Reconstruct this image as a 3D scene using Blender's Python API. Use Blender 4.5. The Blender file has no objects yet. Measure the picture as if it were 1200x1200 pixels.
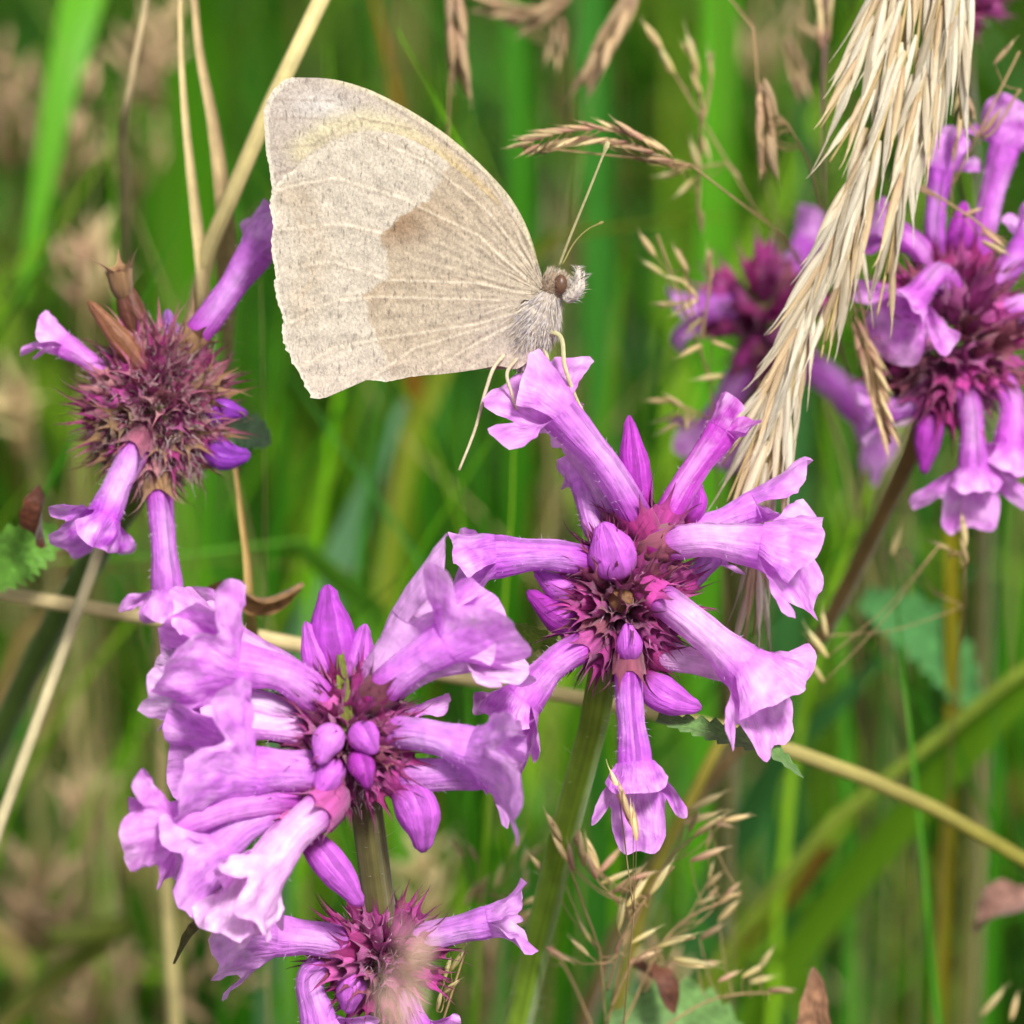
# Meadow close-up: a brown butterfly on a betony flower head among summer grasses.
import bpy, math, random
import numpy as np
from mathutils import Vector, Matrix, noise as mnoise

# ------------------------------------------------------------------ camera, sky, sun, exposure
scene = bpy.context.scene
C = scene.collection
PITCH = math.radians(30.0)
DIST = 0.30                                   # metres from lens to the butterfly
REF = np.array([0.0, 0.0, 0.40])              # the point in focus, 40 cm above the soil
FWD = np.array([0.0, math.cos(PITCH), -math.sin(PITCH)])
RGT = np.array([1.0, 0.0, 0.0])
UPV = np.array([0.0, math.sin(PITCH), math.cos(PITCH)])
CAM = REF - DIST * FWD
PXM = 0.072 / 1200.0                          # one photograph pixel at the butterfly, in metres

cam = bpy.data.cameras.new('camera')
cam.lens = 150.0; cam.sensor_width = 36.0
cam.clip_start = 0.01; cam.clip_end = 100.0
cam.dof.use_dof = True
cam.dof.focus_distance = 0.298
cam.dof.aperture_fstop = 26.0
cam_o = bpy.data.objects.new('camera', cam); C.objects.link(cam_o)
cam_o.location = CAM
cam_o.rotation_euler = (math.pi / 2 - PITCH, 0, 0)
scene.camera = cam_o

SUN_EL, SUN_AZ = math.radians(58), math.radians(150)      # bright hazy sun, high, behind the right shoulder
world = bpy.data.worlds.new('World'); scene.world = world; world.use_nodes = True
wn = world.node_tree; bg = wn.nodes['Background']
sky = wn.nodes.new('ShaderNodeTexSky'); sky.sky_type = 'NISHITA'; sky.sun_disc = False
sky.sun_elevation = SUN_EL; sky.sun_rotation = SUN_AZ; sky.dust_density = 3.0
hs = wn.nodes.new('ShaderNodeHueSaturation'); hs.inputs['Saturation'].default_value = 0.22
wn.links.new(sky.outputs[0], hs.inputs['Color']); wn.links.new(hs.outputs[0], bg.inputs['Color'])
bg.inputs['Strength'].default_value = 0.095
sl = bpy.data.lights.new('sun', 'SUN'); sl.energy = 3.9; sl.angle = math.radians(10); sl.color = (1.0, 0.965, 0.91)
sun = bpy.data.objects.new('sun', sl); C.objects.link(sun)
sd = Vector((math.sin(SUN_AZ) * math.cos(SUN_EL), math.cos(SUN_AZ) * math.cos(SUN_EL), math.sin(SUN_EL)))
sun.rotation_euler = sd.to_track_quat('Z', 'Y').to_euler()
scene.view_settings.view_transform = 'Standard'
scene.view_settings.look = 'None'
scene.view_settings.exposure = 0.5
scene.view_settings.gamma = 1.0
scene.render.engine = 'CYCLES'
scene.cycles.use_denoising = True
scene.cycles.use_adaptive_sampling = True
scene.cycles.adaptive_threshold = 0.03
scene.cycles.max_bounces = 5
scene.cycles.diffuse_bounces = 3
scene.cycles.transparent_max_bounces = 8
scene.cycles.sample_clamp_indirect = 4.0

# ------------------------------------------------------------------ helpers
def lin(r, g=None, b=None):
    """sRGB 0-255 -> linear"""
    if g is None: r, g, b = r
    f = lambda c: c / 12.92 if c <= 0.04045 else ((c + 0.055) / 1.055) ** 2.4
    return np.array([f(r / 255.0), f(g / 255.0), f(b / 255.0)])

def P(x, y, z=0.0):
    """photograph pixel (1200 frame) + millimetres in front of (+) or behind (-) the focus plane -> world"""
    d = DIST - z * 0.001
    k = PXM * d / DIST
    return CAM + d * FWD + (x - 600) * k * RGT - (y - 600) * k * UPV

def K(z): return PXM * (DIST - z * 0.001) / DIST          # metres per pixel at that distance
def cv(dx, dy, dz=0.0): return dx * RGT - dy * UPV - dz * FWD
def unit(v):
    v = np.asarray(v, float); n = np.linalg.norm(v); return v / n if n > 1e-12 else v

def spline(pts, n):
    p = np.asarray(pts, float)
    if len(p) == 2:
        t = np.linspace(0, 1, n)[:, None]; return p[0] * (1 - t) + p[1] * t
    h = np.linalg.norm(np.diff(p, axis=0), axis=1) + 1e-9; cum = np.concatenate([[0], np.cumsum(h)])
    v = np.diff(p, axis=0) / h[:, None]
    m = np.empty_like(p); m[0] = v[0]; m[-1] = v[-1]
    m[1:-1] = (v[:-1] * h[1:, None] + v[1:] * h[:-1, None]) / (h[1:] + h[:-1])[:, None]
    d = np.linspace(0, cum[-1], n); i = np.clip(np.searchsorted(cum, d, side='right') - 1, 0, len(p) - 2)
    t = ((d - cum[i]) / h[i])[:, None]; H = h[i][:, None]
    return (2 * t ** 3 - 3 * t ** 2 + 1) * p[i] + (t ** 3 - 2 * t ** 2 + t) * H * m[i] + (-2 * t ** 3 + 3 * t ** 2) * p[i + 1] + (t ** 3 - t ** 2) * H * m[i + 1]

def sstep(a, b, x):
    t = np.clip((x - a) / (b - a), 0, 1); return t * t * (3 - 2 * t)

def tangents(p):
    t = np.gradient(p, axis=0); return t / (np.linalg.norm(t, axis=1)[:, None] + 1e-12)

ORIGIN = {}
def tagset(o, label=None, cat=None, group=None, kind=None):
    if label: o['label'] = label
    if cat: o['category'] = cat
    if group: o['group'] = group
    if kind: o['kind'] = kind
    return o

def thing(name, base, label, cat, group=None):
    o = bpy.data.objects.new(name, None); C.objects.link(o)
    o.empty_display_size = 0.01
    o.location = base; ORIGIN[o.name] = np.array(base, float)
    return tagset(o, label, cat, group)

def grid_faces(nu, nv, wrap=False, off=0):
    i = np.arange(nu - 1)[:, None]; j = np.arange(nv if wrap else nv - 1)[None, :]
    j2 = (j + 1) % nv
    a = i * nv + j; b = i * nv + j2; c = (i + 1) * nv + j2; d = (i + 1) * nv + j
    return np.stack([a, b, c, d], -1).reshape(-1, 4) + off

class MB:
    """collects pieces of ONE part"""
    def __init__(s): s.V = []; s.F = []; s.Cc = []; s.U = []; s.n = 0
    def add(s, V, F, col, uv=None):
        V = np.asarray(V, float)
        s.V.append(V); s.F += [tuple(int(q) + s.n for q in f) for f in F]
        col = np.asarray(col, float)
        if col.ndim == 1: col = np.tile(col, (len(V), 1))
        s.Cc.append(col); s.U.append(np.zeros((len(V), 2)) if uv is None else np.asarray(uv, float)); s.n += len(V)
        return s
    def mesh(s, name, mat, org=(0, 0, 0)):
        V = np.vstack(s.V) - np.asarray(org)
        me = bpy.data.meshes.new(name)
        me.from_pydata(V.tolist(), [], s.F); me.update()
        c = np.ones((len(V), 4)); c[:, :3] = np.clip(np.vstack(s.Cc), 0, 1)
        at = me.color_attributes.new('Col', 'FLOAT_COLOR', 'POINT'); at.data.foreach_set('color', c.ravel())
        li = np.empty(len(me.loops), np.int32); me.loops.foreach_get('vertex_index', li)
        uvl = me.uv_layers.new(name='UVMap'); uvl.data.foreach_set('uv', np.vstack(s.U)[li].ravel())
        me.polygons.foreach_set('use_smooth', np.ones(len(me.polygons), bool))
        me.materials.append(mat); return me
    def build(s, name, mat, parent=None, base=None):
        org = ORIGIN[parent.name] if parent is not None else (np.zeros(3) if base is None else np.asarray(base, float))
        o = bpy.data.objects.new(name, s.mesh(name, mat, org)); C.objects.link(o)
        ORIGIN[o.name] = np.array(org, float)
        if parent is not None: o.parent = parent
        else: o.location = org
        return o

def inst(name, me, parent, pos, zdir, scale, xhint=None, roll=0.0):
    """one more object on shared mesh data, its +Z along zdir"""
    o = bpy.data.objects.new(name, me); C.objects.link(o)
    z = Vector(unit(zdir)); h = Vector(xhint if xhint is not None else (-FWD))
    x = h - h.dot(z) * z
    if x.length < 1e-4: x = Vector((1, 0, 0)) - z.x * z
    x.normalize(); y = z.cross(x)
    sc = scale if hasattr(scale, '__len__') else (scale, scale, scale)
    R = Matrix((x, y, z)).transposed() @ Matrix.Rotation(roll, 3, 'Z')
    M = R.to_4x4() @ Matrix.Diagonal((*sc, 1))
    po = ORIGIN[parent.name]
    M.translation = Vector(np.asarray(pos) - po)
    o.parent = parent; o.matrix_local = M
    ORIGIN[o.name] = np.asarray(pos, float)
    return o

def sweep(path, rad, nseg=10, col=(1, 1, 1), square=0.0, capend=True):
    p = np.asarray(path, float); n = len(p); t = tangents(p)
    rad = np.broadcast_to(np.asarray(rad, float), (n,))
    ref = np.array([0.31, -0.87, 0.37]); x = unit(ref - t[0] * ref.dot(t[0])); V = []
    an = np.linspace(0, 2 * math.pi, nseg, endpoint=False)
    rr = 1 + square * np.cos(4 * an)
    for i in range(n):
        x = unit(x - t[i] * x.dot(t[i])); y = np.cross(t[i], x)
        V.append(p[i] + rad[i] * rr[:, None] * (np.cos(an)[:, None] * x + np.sin(an)[:, None] * y))
    V = np.vstack(V); F = [tuple(f) for f in grid_faces(n, nseg, True)]
    if capend:
        F.append(tuple(range(nseg))[::-1]); F.append(tuple(range((n - 1) * nseg, n * nseg)))
    uv = np.stack(np.meshgrid(np.linspace(0, 1, n), an / (2 * math.pi), indexing='ij'), -1).reshape(-1, 2)
    c = np.asarray(col, float)
    if c.ndim == 2 and len(c) == n: c = np.repeat(c, nseg, axis=0)
    return V, F, c, uv

def ribbon(path, width, side, col, fold=0.25, nw=5, teeth=0, tooth=0.0, twist=0.0, thick=0.0):
    """leaf / blade: path, half widths (n), a sideways hint; a V keel by fold"""
    p = np.asarray(path, float); n = len(p); t = tangents(p)
    width = np.broadcast_to(np.asarray(width, float), (n,)); V = []
    w = np.linspace(-1, 1, nw)
    for i in range(n):
        s = unit(side - t[i] * np.dot(side, t[i])); nn = np.cross(t[i], s)
        a = twist * i / (n - 1); s, nn = s * math.cos(a) + nn * math.sin(a), nn * math.cos(a) - s * math.sin(a)
        hw = width[i]
        if teeth: hw = hw * (1 - tooth * ((i * teeth / (n - 1)) % 1.0))
        V.append(p[i] + hw * (w[:, None] * s + fold * (np.abs(w)[:, None] ** 1.3) * nn))
    V = np.vstack(V); F = [tuple(f) for f in grid_faces(n, nw)]
    uv = np.stack(np.meshgrid(np.linspace(0, 1, n), (w + 1) / 2, indexing='ij'), -1).reshape(-1, 2)
    c = np.asarray(col, float)
    if c.ndim == 2 and len(c) == n: c = np.repeat(c, nw, axis=0)
    return V, F, c, uv

# ------------------------------------------------------------------ materials (all procedural)
def newmat(name):
    m = bpy.data.materials.new(name); m.use_nodes = True
    nt = m.node_tree; nt.nodes.clear()
    return m, nt, nt.nodes.new('ShaderNodeOutputMaterial')
def N(nt, t, **kw):
    n = nt.nodes.new(t)
    for k, v in kw.items(): setattr(n, k, v)
    return n
def L(nt, a, b): nt.links.new(a, b)

def plantmat(name, streak=(3, 40), amt=0.35, transl=0.3, rough=0.5, spec=0.3, sheen=0.0, bump=0.25, bumpd=0.0001, noise_obj=400.0, blotch=0.2, rnd=0.0, tr_gain=1.0, simple=False):
    m, nt, out = newmat(name)
    at = N(nt, 'ShaderNodeAttribute', attribute_name='Col')
    uv = N(nt, 'ShaderNodeUVMap'); mp = N(nt, 'ShaderNodeMapping'); mp.inputs['Scale'].default_value = (streak[0], streak[1], 1)
    L(nt, uv.outputs[0], mp.inputs['Vector'])
    n1 = N(nt, 'ShaderNodeTexNoise'); n1.inputs['Scale'].default_value = 1.0; n1.inputs['Detail'].default_value = 3
    L(nt, mp.outputs[0], n1.inputs['Vector'])
    r1 = N(nt, 'ShaderNodeMapRange'); r1.inputs['From Min'].default_value = 0.3; r1.inputs['From Max'].default_value = 0.7
    r1.inputs['To Min'].default_value = 1 - amt; r1.inputs['To Max'].default_value = 1 + amt * 0.7
    L(nt, n1.outputs['Fac'], r1.inputs['Value'])
    tc = N(nt, 'ShaderNodeTexCoord'); n2 = N(nt, 'ShaderNodeTexNoise'); n2.inputs['Scale'].default_value = noise_obj; n2.inputs['Detail'].default_value = 4
    L(nt, tc.outputs['Object'], n2.inputs['Vector'])
    r2 = N(nt, 'ShaderNodeMapRange'); r2.inputs['From Min'].default_value = 0.3; r2.inputs['From Max'].default_value = 0.7
    r2.inputs['To Min'].default_value = 1 - blotch; r2.inputs['To Max'].default_value = 1 + blotch
    L(nt, n2.outputs['Fac'], r2.inputs['Value'])
    if simple:
        n1.inputs['Detail'].default_value = 2; src = r1.outputs[0]
    else:
        mu = N(nt, 'ShaderNodeMath', operation='MULTIPLY'); L(nt, r1.outputs[0], mu.inputs[0]); L(nt, r2.outputs[0], mu.inputs[1]); src = mu.outputs[0]
    if rnd:
        oi = N(nt, 'ShaderNodeObjectInfo'); r3 = N(nt, 'ShaderNodeMapRange'); r3.inputs['To Min'].default_value = 1 - rnd; r3.inputs['To Max'].default_value = 1 + rnd
        L(nt, oi.outputs['Random'], r3.inputs['Value'])
        m3 = N(nt, 'ShaderNodeMath', operation='MULTIPLY'); L(nt, src, m3.inputs[0]); L(nt, r3.outputs[0], m3.inputs[1]); src = m3.outputs[0]
    vm = N(nt, 'ShaderNodeVectorMath', operation='SCALE'); L(nt, at.outputs['Color'], vm.inputs[0]); L(nt, src, vm.inputs['Scale'])
    bs = N(nt, 'ShaderNodeBsdfPrincipled'); L(nt, vm.outputs[0], bs.inputs['Base Color'])
    bs.inputs['Roughness'].default_value = rough; bs.inputs['Specular IOR Level'].default_value = spec
    bs.inputs['Sheen Weight'].default_value = sheen; bs.inputs['Sheen Roughness'].default_value = 0.4
    bp = N(nt, 'ShaderNodeBump'); bp.inputs['Strength'].default_value = bump; bp.inputs['Distance'].default_value = bumpd
    ad = N(nt, 'ShaderNodeMath', operation='ADD'); L(nt, n1.outputs['Fac'], ad.inputs[0]); L(nt, n2.outputs['Fac'], ad.inputs[1])
    if not simple: L(nt, ad.outputs[0], bp.inputs['Height']); L(nt, bp.outputs[0], bs.inputs['Normal'])
    if transl > 0:
        tr = N(nt, 'ShaderNodeBsdfTranslucent'); v2 = N(nt, 'ShaderNodeVectorMath', operation='SCALE'); v2.inputs['Scale'].default_value = tr_gain
        L(nt, vm.outputs[0], v2.inputs[0]); L(nt, v2.outputs[0], tr.inputs['Color'])
        if not simple: L(nt, bp.outputs[0], tr.inputs['Normal'])
        mx = N(nt, 'ShaderNodeMixShader'); mx.inputs[0].default_value = transl
        L(nt, bs.outputs[0], mx.inputs[1]); L(nt, tr.outputs[0], mx.inputs[2]); L(nt, mx.outputs[0], out.inputs['Surface'])
    else: L(nt, bs.outputs[0], out.inputs['Surface'])
    return m

M_PETAL = plantmat('petal', (2.5, 26), 0.13, 0.36, 0.42, 0.35, 0.05, 0.8, 0.00018, 1100, 0.20, tr_gain=1.1)
M_CALYX = plantmat('calyx', (2, 14), 0.4, 0.15, 0.5, 0.3, 0.2, 0.5, 0.0001, 900, 0.3, rnd=0.3)
M_STEM = plantmat('stem', (3, 24), 0.3, 0.0, 0.55, 0.3, 0.3, 0.6, 0.0001, 500, 0.2)
M_BLADE = plantmat('blade', (1.2, 22), 0.3, 0.30, 0.45, 0.2, 0.0, 0.3, 0.0001, 120, 0.2, tr_gain=1.15, simple=True)
M_LEAF = plantmat('leaf', (10, 10), 0.25, 0.3, 0.5, 0.35, 0.2, 0.8, 0.0003, 500, 0.2)
M_STRAW = plantmat('straw', (3, 18), 0.28, 0.12, 0.55, 0.3, 0.0, 0.6, 0.0001, 500, 0.18)
M_LEMMA = plantmat('lemma', (1.5, 14), 0.42, 0.25, 0.5, 0.35, 0.0, 0.7, 0.00008, 4, 0.12, rnd=0.32)
M_HAIR = plantmat('hair', (1, 1), 0.05, 0.3, 0.5, 0.3, 0, 0.0, 0.0001, 300, 0.1, simple=True)
M_BODY = plantmat('insect_body', (6, 8), 0.3, 0.0, 0.8, 0.15, 0.4, 0.8, 0.00015, 1500, 0.35)
M_EYE = plantmat('insect_eye', (2, 2), 0.2, 0.0, 0.35, 0.3, 0, 0.3, 0.00004, 3000, 0.3)

def wingmat():
    m, nt, out = newmat('wing_scales')
    at = N(nt, 'ShaderNodeAttribute', attribute_name='Col'); uv = N(nt, 'ShaderNodeUVMap')
    def noise(scx, scy, detail, lo, hi, a, b, rot=0.0):
        mp = N(nt, 'ShaderNodeMapping'); mp.inputs['Scale'].default_value = (scx, scy, 1); mp.inputs['Rotation'].default_value = (0, 0, rot)
        L(nt, uv.outputs[0], mp.inputs['Vector'])
        n = N(nt, 'ShaderNodeTexNoise'); n.inputs['Scale'].default_value = 1; n.inputs['Detail'].default_value = detail; n.inputs['Roughness'].default_value = 0.6
        L(nt, mp.outputs[0], n.inputs['Vector'])
        r = N(nt, 'ShaderNodeMapRange'); r.inputs['From Min'].default_value = lo; r.inputs['From Max'].default_value = hi
        r.inputs['To Min'].default_value = a; r.inputs['To Max'].default_value = b
        L(nt, n.outputs['Fac'], r.inputs['Value']); return n, r
    # uv is in thousandths of a photograph pixel: 1.0 = 60 mm
    n1, r1 = noise(210, 80, 2, 0.58, 0.70, 1.0, 0.58, 0.2)       # short dark dashes
    n2, r2 = noise(300, 240, 3, 0.3, 0.7, 0.78, 1.18)              # scale grain
    n3, r3 = noise(120, 90, 4, 0.3, 0.7, 0.84, 1.13)               # soft mottling
    n4, r4 = noise(260, 130, 2, 0.60, 0.72, 1.0, 0.76, -0.4)
    cur = r1.outputs[0]
    for r in (r2, r3, r4):
        mm = N(nt, 'ShaderNodeMath', operation='MULTIPLY'); L(nt, cur, mm.inputs[0]); L(nt, r.outputs[0], mm.inputs[1]); cur = mm.outputs[0]
    vm = N(nt, 'ShaderNodeVectorMath', operation='SCALE'); L(nt, at.outputs['Color'], vm.inputs[0]); L(nt, cur, vm.inputs['Scale'])
    bs = N(nt, 'ShaderNodeBsdfPrincipled'); bs.inputs['Roughness'].default_value = 0.7; bs.inputs['Specular IOR Level'].default_value = 0.15
    bs.inputs['Sheen Weight'].default_value = 0.15
    L(nt, vm.outputs[0], bs.inputs['Base Color'])
    bp = N(nt, 'ShaderNodeBump'); bp.inputs['Strength'].default_value = 0.6; bp.inputs['Distance'].default_value = 0.00012
    L(nt, n2.outputs['Fac'], bp.inputs['Height']); L(nt, bp.outputs[0], bs.inputs['Normal'])
    tr = N(nt, 'ShaderNodeBsdfTranslucent'); L(nt, vm.outputs[0], tr.inputs['Color'])
    mx = N(nt, 'ShaderNodeMixShader'); mx.inputs[0].default_value = 0.15
    L(nt, bs.outputs[0], mx.inputs[1]); L(nt, tr.outputs[0], mx.inputs[2]); L(nt, mx.outputs[0], out.inputs['Surface'])
    return m
M_WING = wingmat()

def soilmat():
    m, nt, out = newmat('soil')
    tc = N(nt, 'ShaderNodeTexCoord'); n = N(nt, 'ShaderNodeTexNoise'); n.inputs['Scale'].default_value = 90; n.inputs['Detail'].default_value = 8
    L(nt, tc.outputs['Object'], n.inputs['Vector'])
    cr = N(nt, 'ShaderNodeValToRGB'); e = cr.color_ramp.elements
    e[0].position = 0.35; e[0].color = (0.012, 0.013, 0.006, 1); e[1].position = 0.7; e[1].color = (0.06, 0.05, 0.025, 1)
    L(nt, n.outputs['Fac'], cr.inputs[0])
    bs = N(nt, 'ShaderNodeBsdfPrincipled'); bs.inputs['Roughness'].default_value = 0.9; L(nt, cr.outputs[0], bs.inputs['Base Color'])
    bp = N(nt, 'ShaderNodeBump'); bp.inputs['Distance'].default_value = 0.01; L(nt, n.outputs['Fac'], bp.inputs['Height']); L(nt, bp.outputs[0], bs.inputs['Normal'])
    L(nt, bs.outputs[0], out.inputs['Surface']); return m

# ------------------------------------------------------------------ ground and the mass of grass
def build_ground():
    rs = np.random.RandomState(4)
    n = 90; xs = np.linspace(-1, 1, n); xs = np.sign(xs) * np.abs(xs) ** 2.2 * 14
    X, Y = np.meshgrid(xs, xs + 0.6, indexing='ij')
    Z = np.array([[0.03 * mnoise.noise(Vector((x * 2.1, y * 2.1, 0.3))) - 0.012 for y in xs] for x in xs])
    b = MB().add(np.stack([X, Y, Z], -1).reshape(-1, 3), grid_faces(n, n)[:, ::-1], (0.1, 0.08, 0.04))
    tagset(b.build('ground', soilmat()), kind='structure')
build_ground()

GREENS = [lin(104, 164, 22), lin(70, 136, 26), lin(48, 106, 18), lin(76, 142, 60), lin(134, 176, 40), lin(36, 86, 16)]

def in_way(p, margin=1.15, near=0.338):
    d = (p - CAM) @ FWD
    x = np.abs((p - CAM) @ RGT) / np.maximum(d, 1e-3); y = np.abs((p - CAM) @ UPV) / np.maximum(d, 1e-3)
    h = 0.12 * margin
    return bool(np.any((d > 0.0) & (d < near) & (x < h) & (y < h)))

def grass_mass():
    rs = np.random.RandomState(11); b = MB(); made = 0
    ns = 8; t = np.linspace(0, 1, ns); V = []; Cc = []; UVs = []
    w = np.array([-1, 0, 1.0])
    while made < 22000:
        if rs.rand() < 0.6: x, y = rs.uniform(-0.36, 0.36), rs.uniform(0.02, 1.0)
        else: x, y = rs.uniform(-1.3, 1.3), rs.uniform(-0.35, 2.4)
        if mnoise.noise(Vector((x * 24, y * 15, 7.7))) < -0.02 and rs.rand() < .8: continue
        h = rs.uniform(0.14, 0.40) if rs.rand() < 0.78 else rs.uniform(0.06, 0.16)
        a = rs.uniform(0, 2 * math.pi); wild = rs.rand() < 0.22; lean = abs(rs.normal(0, 0.5 if wild else 0.17)) * h; bend = abs(rs.normal(0, 0.35 if wild else 0.22)) * h
        dirv = np.array([math.cos(a), math.sin(a), 0])
        p = np.array([x, y, -0.02]) + np.outer(t, [0, 0, h]) + np.outer(t * lean + t ** 2.6 * bend, dirv)
        p[:, 2] -= (t ** 3) * bend * 0.55
        if in_way(p): continue
        hw = (rs.uniform(0.0005, 0.0016) if rs.rand() < .8 else rs.uniform(.0016, .0028)) * (0.5 if wild else 1.0) * np.clip((1 - t) * 3.0, 0.04, 1) * (0.6 + 0.4 * np.minimum(t * 4, 1))
        az = rs.uniform(0, math.pi); side = np.array([math.cos(az), math.sin(az), 0.0])
        k = rs.rand()
        if wild and k > .8: c = lin(206, 190, 140) * rs.uniform(.6, 1.1)
        elif k < 0.93: c = GREENS[rs.randint(len(GREENS))] * rs.uniform(0.2, 1.25)
        elif k < 0.975: c = lin(190, 165, 105) * rs.uniform(0.5, 1.0)
        else: c = lin(140, 95, 50) * rs.uniform(0.5, 1.0)
        tw = rs.uniform(-1.2, 1.2)
        nn = np.cross(side, [0, 0, 1.0])
        an = tw * t
        S = np.cos(an)[:, None] * side + np.sin(an)[:, None] * nn
        Q = p[:, None, :] + hw[:, None, None] * w[None, :, None] * S[:, None, :]
        Q[:, 1, :] += (0.3 * hw)[:, None] * np.cross(S, [0, 0, 1.0])
        V.append(Q.reshape(-1, 3)); Cc.append(np.tile(c, (ns * 3, 1)))
        UVs.append(np.stack(np.meshgrid(t * 3 + rs.rand() * 9, (w + 1) / 2 + rs.rand() * 9, indexing='ij'), -1).reshape(-1, 2)); made += 1
    f0 = grid_faces(ns, 3); F = np.vstack([f0 + i * ns * 3 for i in range(made)])
    b.V = [np.vstack(V)]; b.Cc = [np.vstack(Cc)]; b.U = [np.vstack(UVs)]; b.F = F.tolist()
    o = b.build('grass', M_BLADE)
    tagset(o, 'dense green meadow grass filling the depth behind the flowers', 'grass', kind='stuff')
grass_mass()

# ------------------------------------------------------------------ single blades, stalks and stems that can be told apart
def to_ground(p_last, p_prev, spread=0.05, n=3):
    """world points carrying a stem on from its last visible point down to the soil"""
    d = unit(p_last - p_prev); hz = d.copy(); hz[2] = 0
    out = []
    for i in range(1, n + 1):
        f = i / n
        q = p_last + hz * spread * (f ** 0.7); q[2] = p_last[2] * (1 - f) - 0.01 * f; out.append(q)
    return out

def pxpath(pts): return [P(*q) for q in pts]

def blade(pts, w, col, label, tip=True, ground=True, fold=0.3, turn=0.0, tipcol=None, name='grass_shoot', cat='grass blade', group=None, spread=0.05, side=None):
    """pts run from the tip to the foot; w half-width in px at that depth"""
    p = pxpath(pts)
    if ground: p = p + to_ground(p[-1], p[-2], spread)
    path = spline(p, 26 if ground else 18); n = len(path)
    zmid = pts[len(pts) // 2][2]
    t = np.linspace(0, 1, n)
    hw = .8 * w * K(zmid) * (1 - .6 * sstep(.35, .75, t)) * (np.clip(t * 6, 0.04, 1) ** 0.7 if tip else np.ones(n))
    sd = side if side is not None else unit(np.cross(tangents(path)[n // 3], FWD))
    sd = sd * math.cos(turn) + FWD * math.sin(turn)
    c = np.tile(col, (n, 1))
    if tipcol is not None:
        f = np.clip(1 - t / 0.35, 0, 1)[:, None]; c = c * (1 - f) + np.asarray(tipcol) * f
    b = MB(); V, F, cc, uv = ribbon(path, hw, sd, c, fold)
    b.add(V, F, cc, uv * [3, 1])
    base = path[-1]
    o = b.build(name, M_BLADE, None, base)
    return tagset(o, label, cat, group)

def stalk(pts, r0, r1, col, label, ground=False, col2=None, name='grass_stalk', cat='grass stalk', group=None, spread=0.05, n=40, nodes=()):
    p = pxpath(pts)
    if ground: p = p + to_ground(p[-1], p[-2], spread)
    path = spline(p, n); t = np.linspace(0, 1, n)
    k = K(pts[len(pts) // 2][2])
    rad = (r0 + (r1 - r0) * t) * k
    for q in nodes: rad = rad * (1 + 0.35 * np.exp(-((t - q) / 0.012) ** 2))
    c = np.tile(col, (n, 1)); pv = np.array(pxpath(pts)); vis = np.linalg.norm(np.diff(pv, axis=0), axis=1).sum() / np.linalg.norm(np.diff(path, axis=0), axis=1).sum()
    if col2 is not None: f2 = np.clip(t[:, None] / vis * 1.6 - .45, 0, 1); c = c * (1 - f2) + np.asarray(col2) * f2
    V, F, cc, uv = sweep(path, rad, 10, c)
    o = MB().add(V, F, cc, uv * [6, 1]).build(name, M_STRAW, None, path[-1])
    return tagset(o, label, cat, group)

G_B = lin(92, 160, 30); G_M = lin(56, 120, 18); G_D = lin(34, 84, 12); G_Y = lin(130, 158, 24); G_BL = lin(76, 136, 70)
STRAW = lin(214, 196, 140); STRAW2 = lin(196, 172, 110); TAN = lin(190, 160, 120); OLIVE = lin(140, 140, 50)
BROWN = lin(120, 80, 50)

blade([(26, 352, -104), (36, 240, -102), (70, 110, -100), (108, -60, -104), (150, -160, -120), (200, -120, -150), (220, 300, -190)], 62, G_B, 'broad bright green blade with a rounded tip hanging beside blurred tan chaff', fold=0.08)
blade([(474, 470, -92), (440, 560, -94), (385, 680, -100)], 62, lin(112, 158, 112), 'broad dull blue-green leaf blade below the butterfly wing', fold=0.15)
blade([(425, -60, -90), (450, 40, -92), (468, 120, -95), (480, 320, -105)], 15, lin(150, 110, 40), 'orange-brown withered blade rising behind the top of the wing', tipcol=lin(160, 110, 40))
blade([(1215, 780, -62), (1110, 900, -70), (990, 1040, -82), (880, 1190, -95)], 30, lin(104, 150, 30), 'broad olive-green blade sloping down across the corner below the stalk', fold=0.2, tip=False)
blade([(1135, 830, -75), (1020, 930, -82), (920, 1040, -90), (850, 1140, -96)], 26, lin(150, 180, 50), 'yellow-green blade sloping under the olive stalk', fold=0.2)
blade([(975, 985, -86), (925, 1055, -88), (870, 1110, -90)], 9, lin(104, 56, 24), 'rust-brown withered strip lying on the yellow-green blade', ground=False)
blade([(1035, 560, -35), (1058, 780, -38), (1078, 960, -42), (1100, 1190, -48)], 6.5, lin(84, 150, 40), 'slender bright green stem-like blade crossing the olive stalk', fold=0.5)
blade([(600, -40, -110), (610, 150, -112), (612, 420, -118), (600, 700, -128)], 19, G_M, 'mid-green upright blade behind the antennae', tip=False)
blade([(845, -40, -100), (842, 120, -104), (836, 330, -110), (830, 620, -120)], 27, lin(88, 156, 30), 'bright green upright blade behind the fine grass panicle', tip=False)
blade([(735, 280, -90), (720, 420, -96), (690, 620, -104), (670, 900, -118)], 17, lin(96, 150, 30), 'yellowish green blade rising between antenna and flower', tip=True)
blade([(780, 380, -105), (770, 520, -110), (760, 760, -118)], 20, G_D, 'dark green blade standing behind the centre flower', tip=True)
blade([(560, 470, -80), (575, 560, -84), (570, 700, -92)], 14, G_M, 'green blade under the straw-coloured butterfly leg', tip=True)
blade([(340, 470, -80), (330, 600, -84), (300, 850, -95)], 24, G_M * 0.9, 'green blade beside the curled dry leaf', tip=True)
blade([(1115, 620, -60), (1118, 760, -64), (1115, 860, -70)], 10, lin(140, 130, 30), 'yellow-ochre stem-like blade standing below the purple flower on the brown stem', tip=False)
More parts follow.
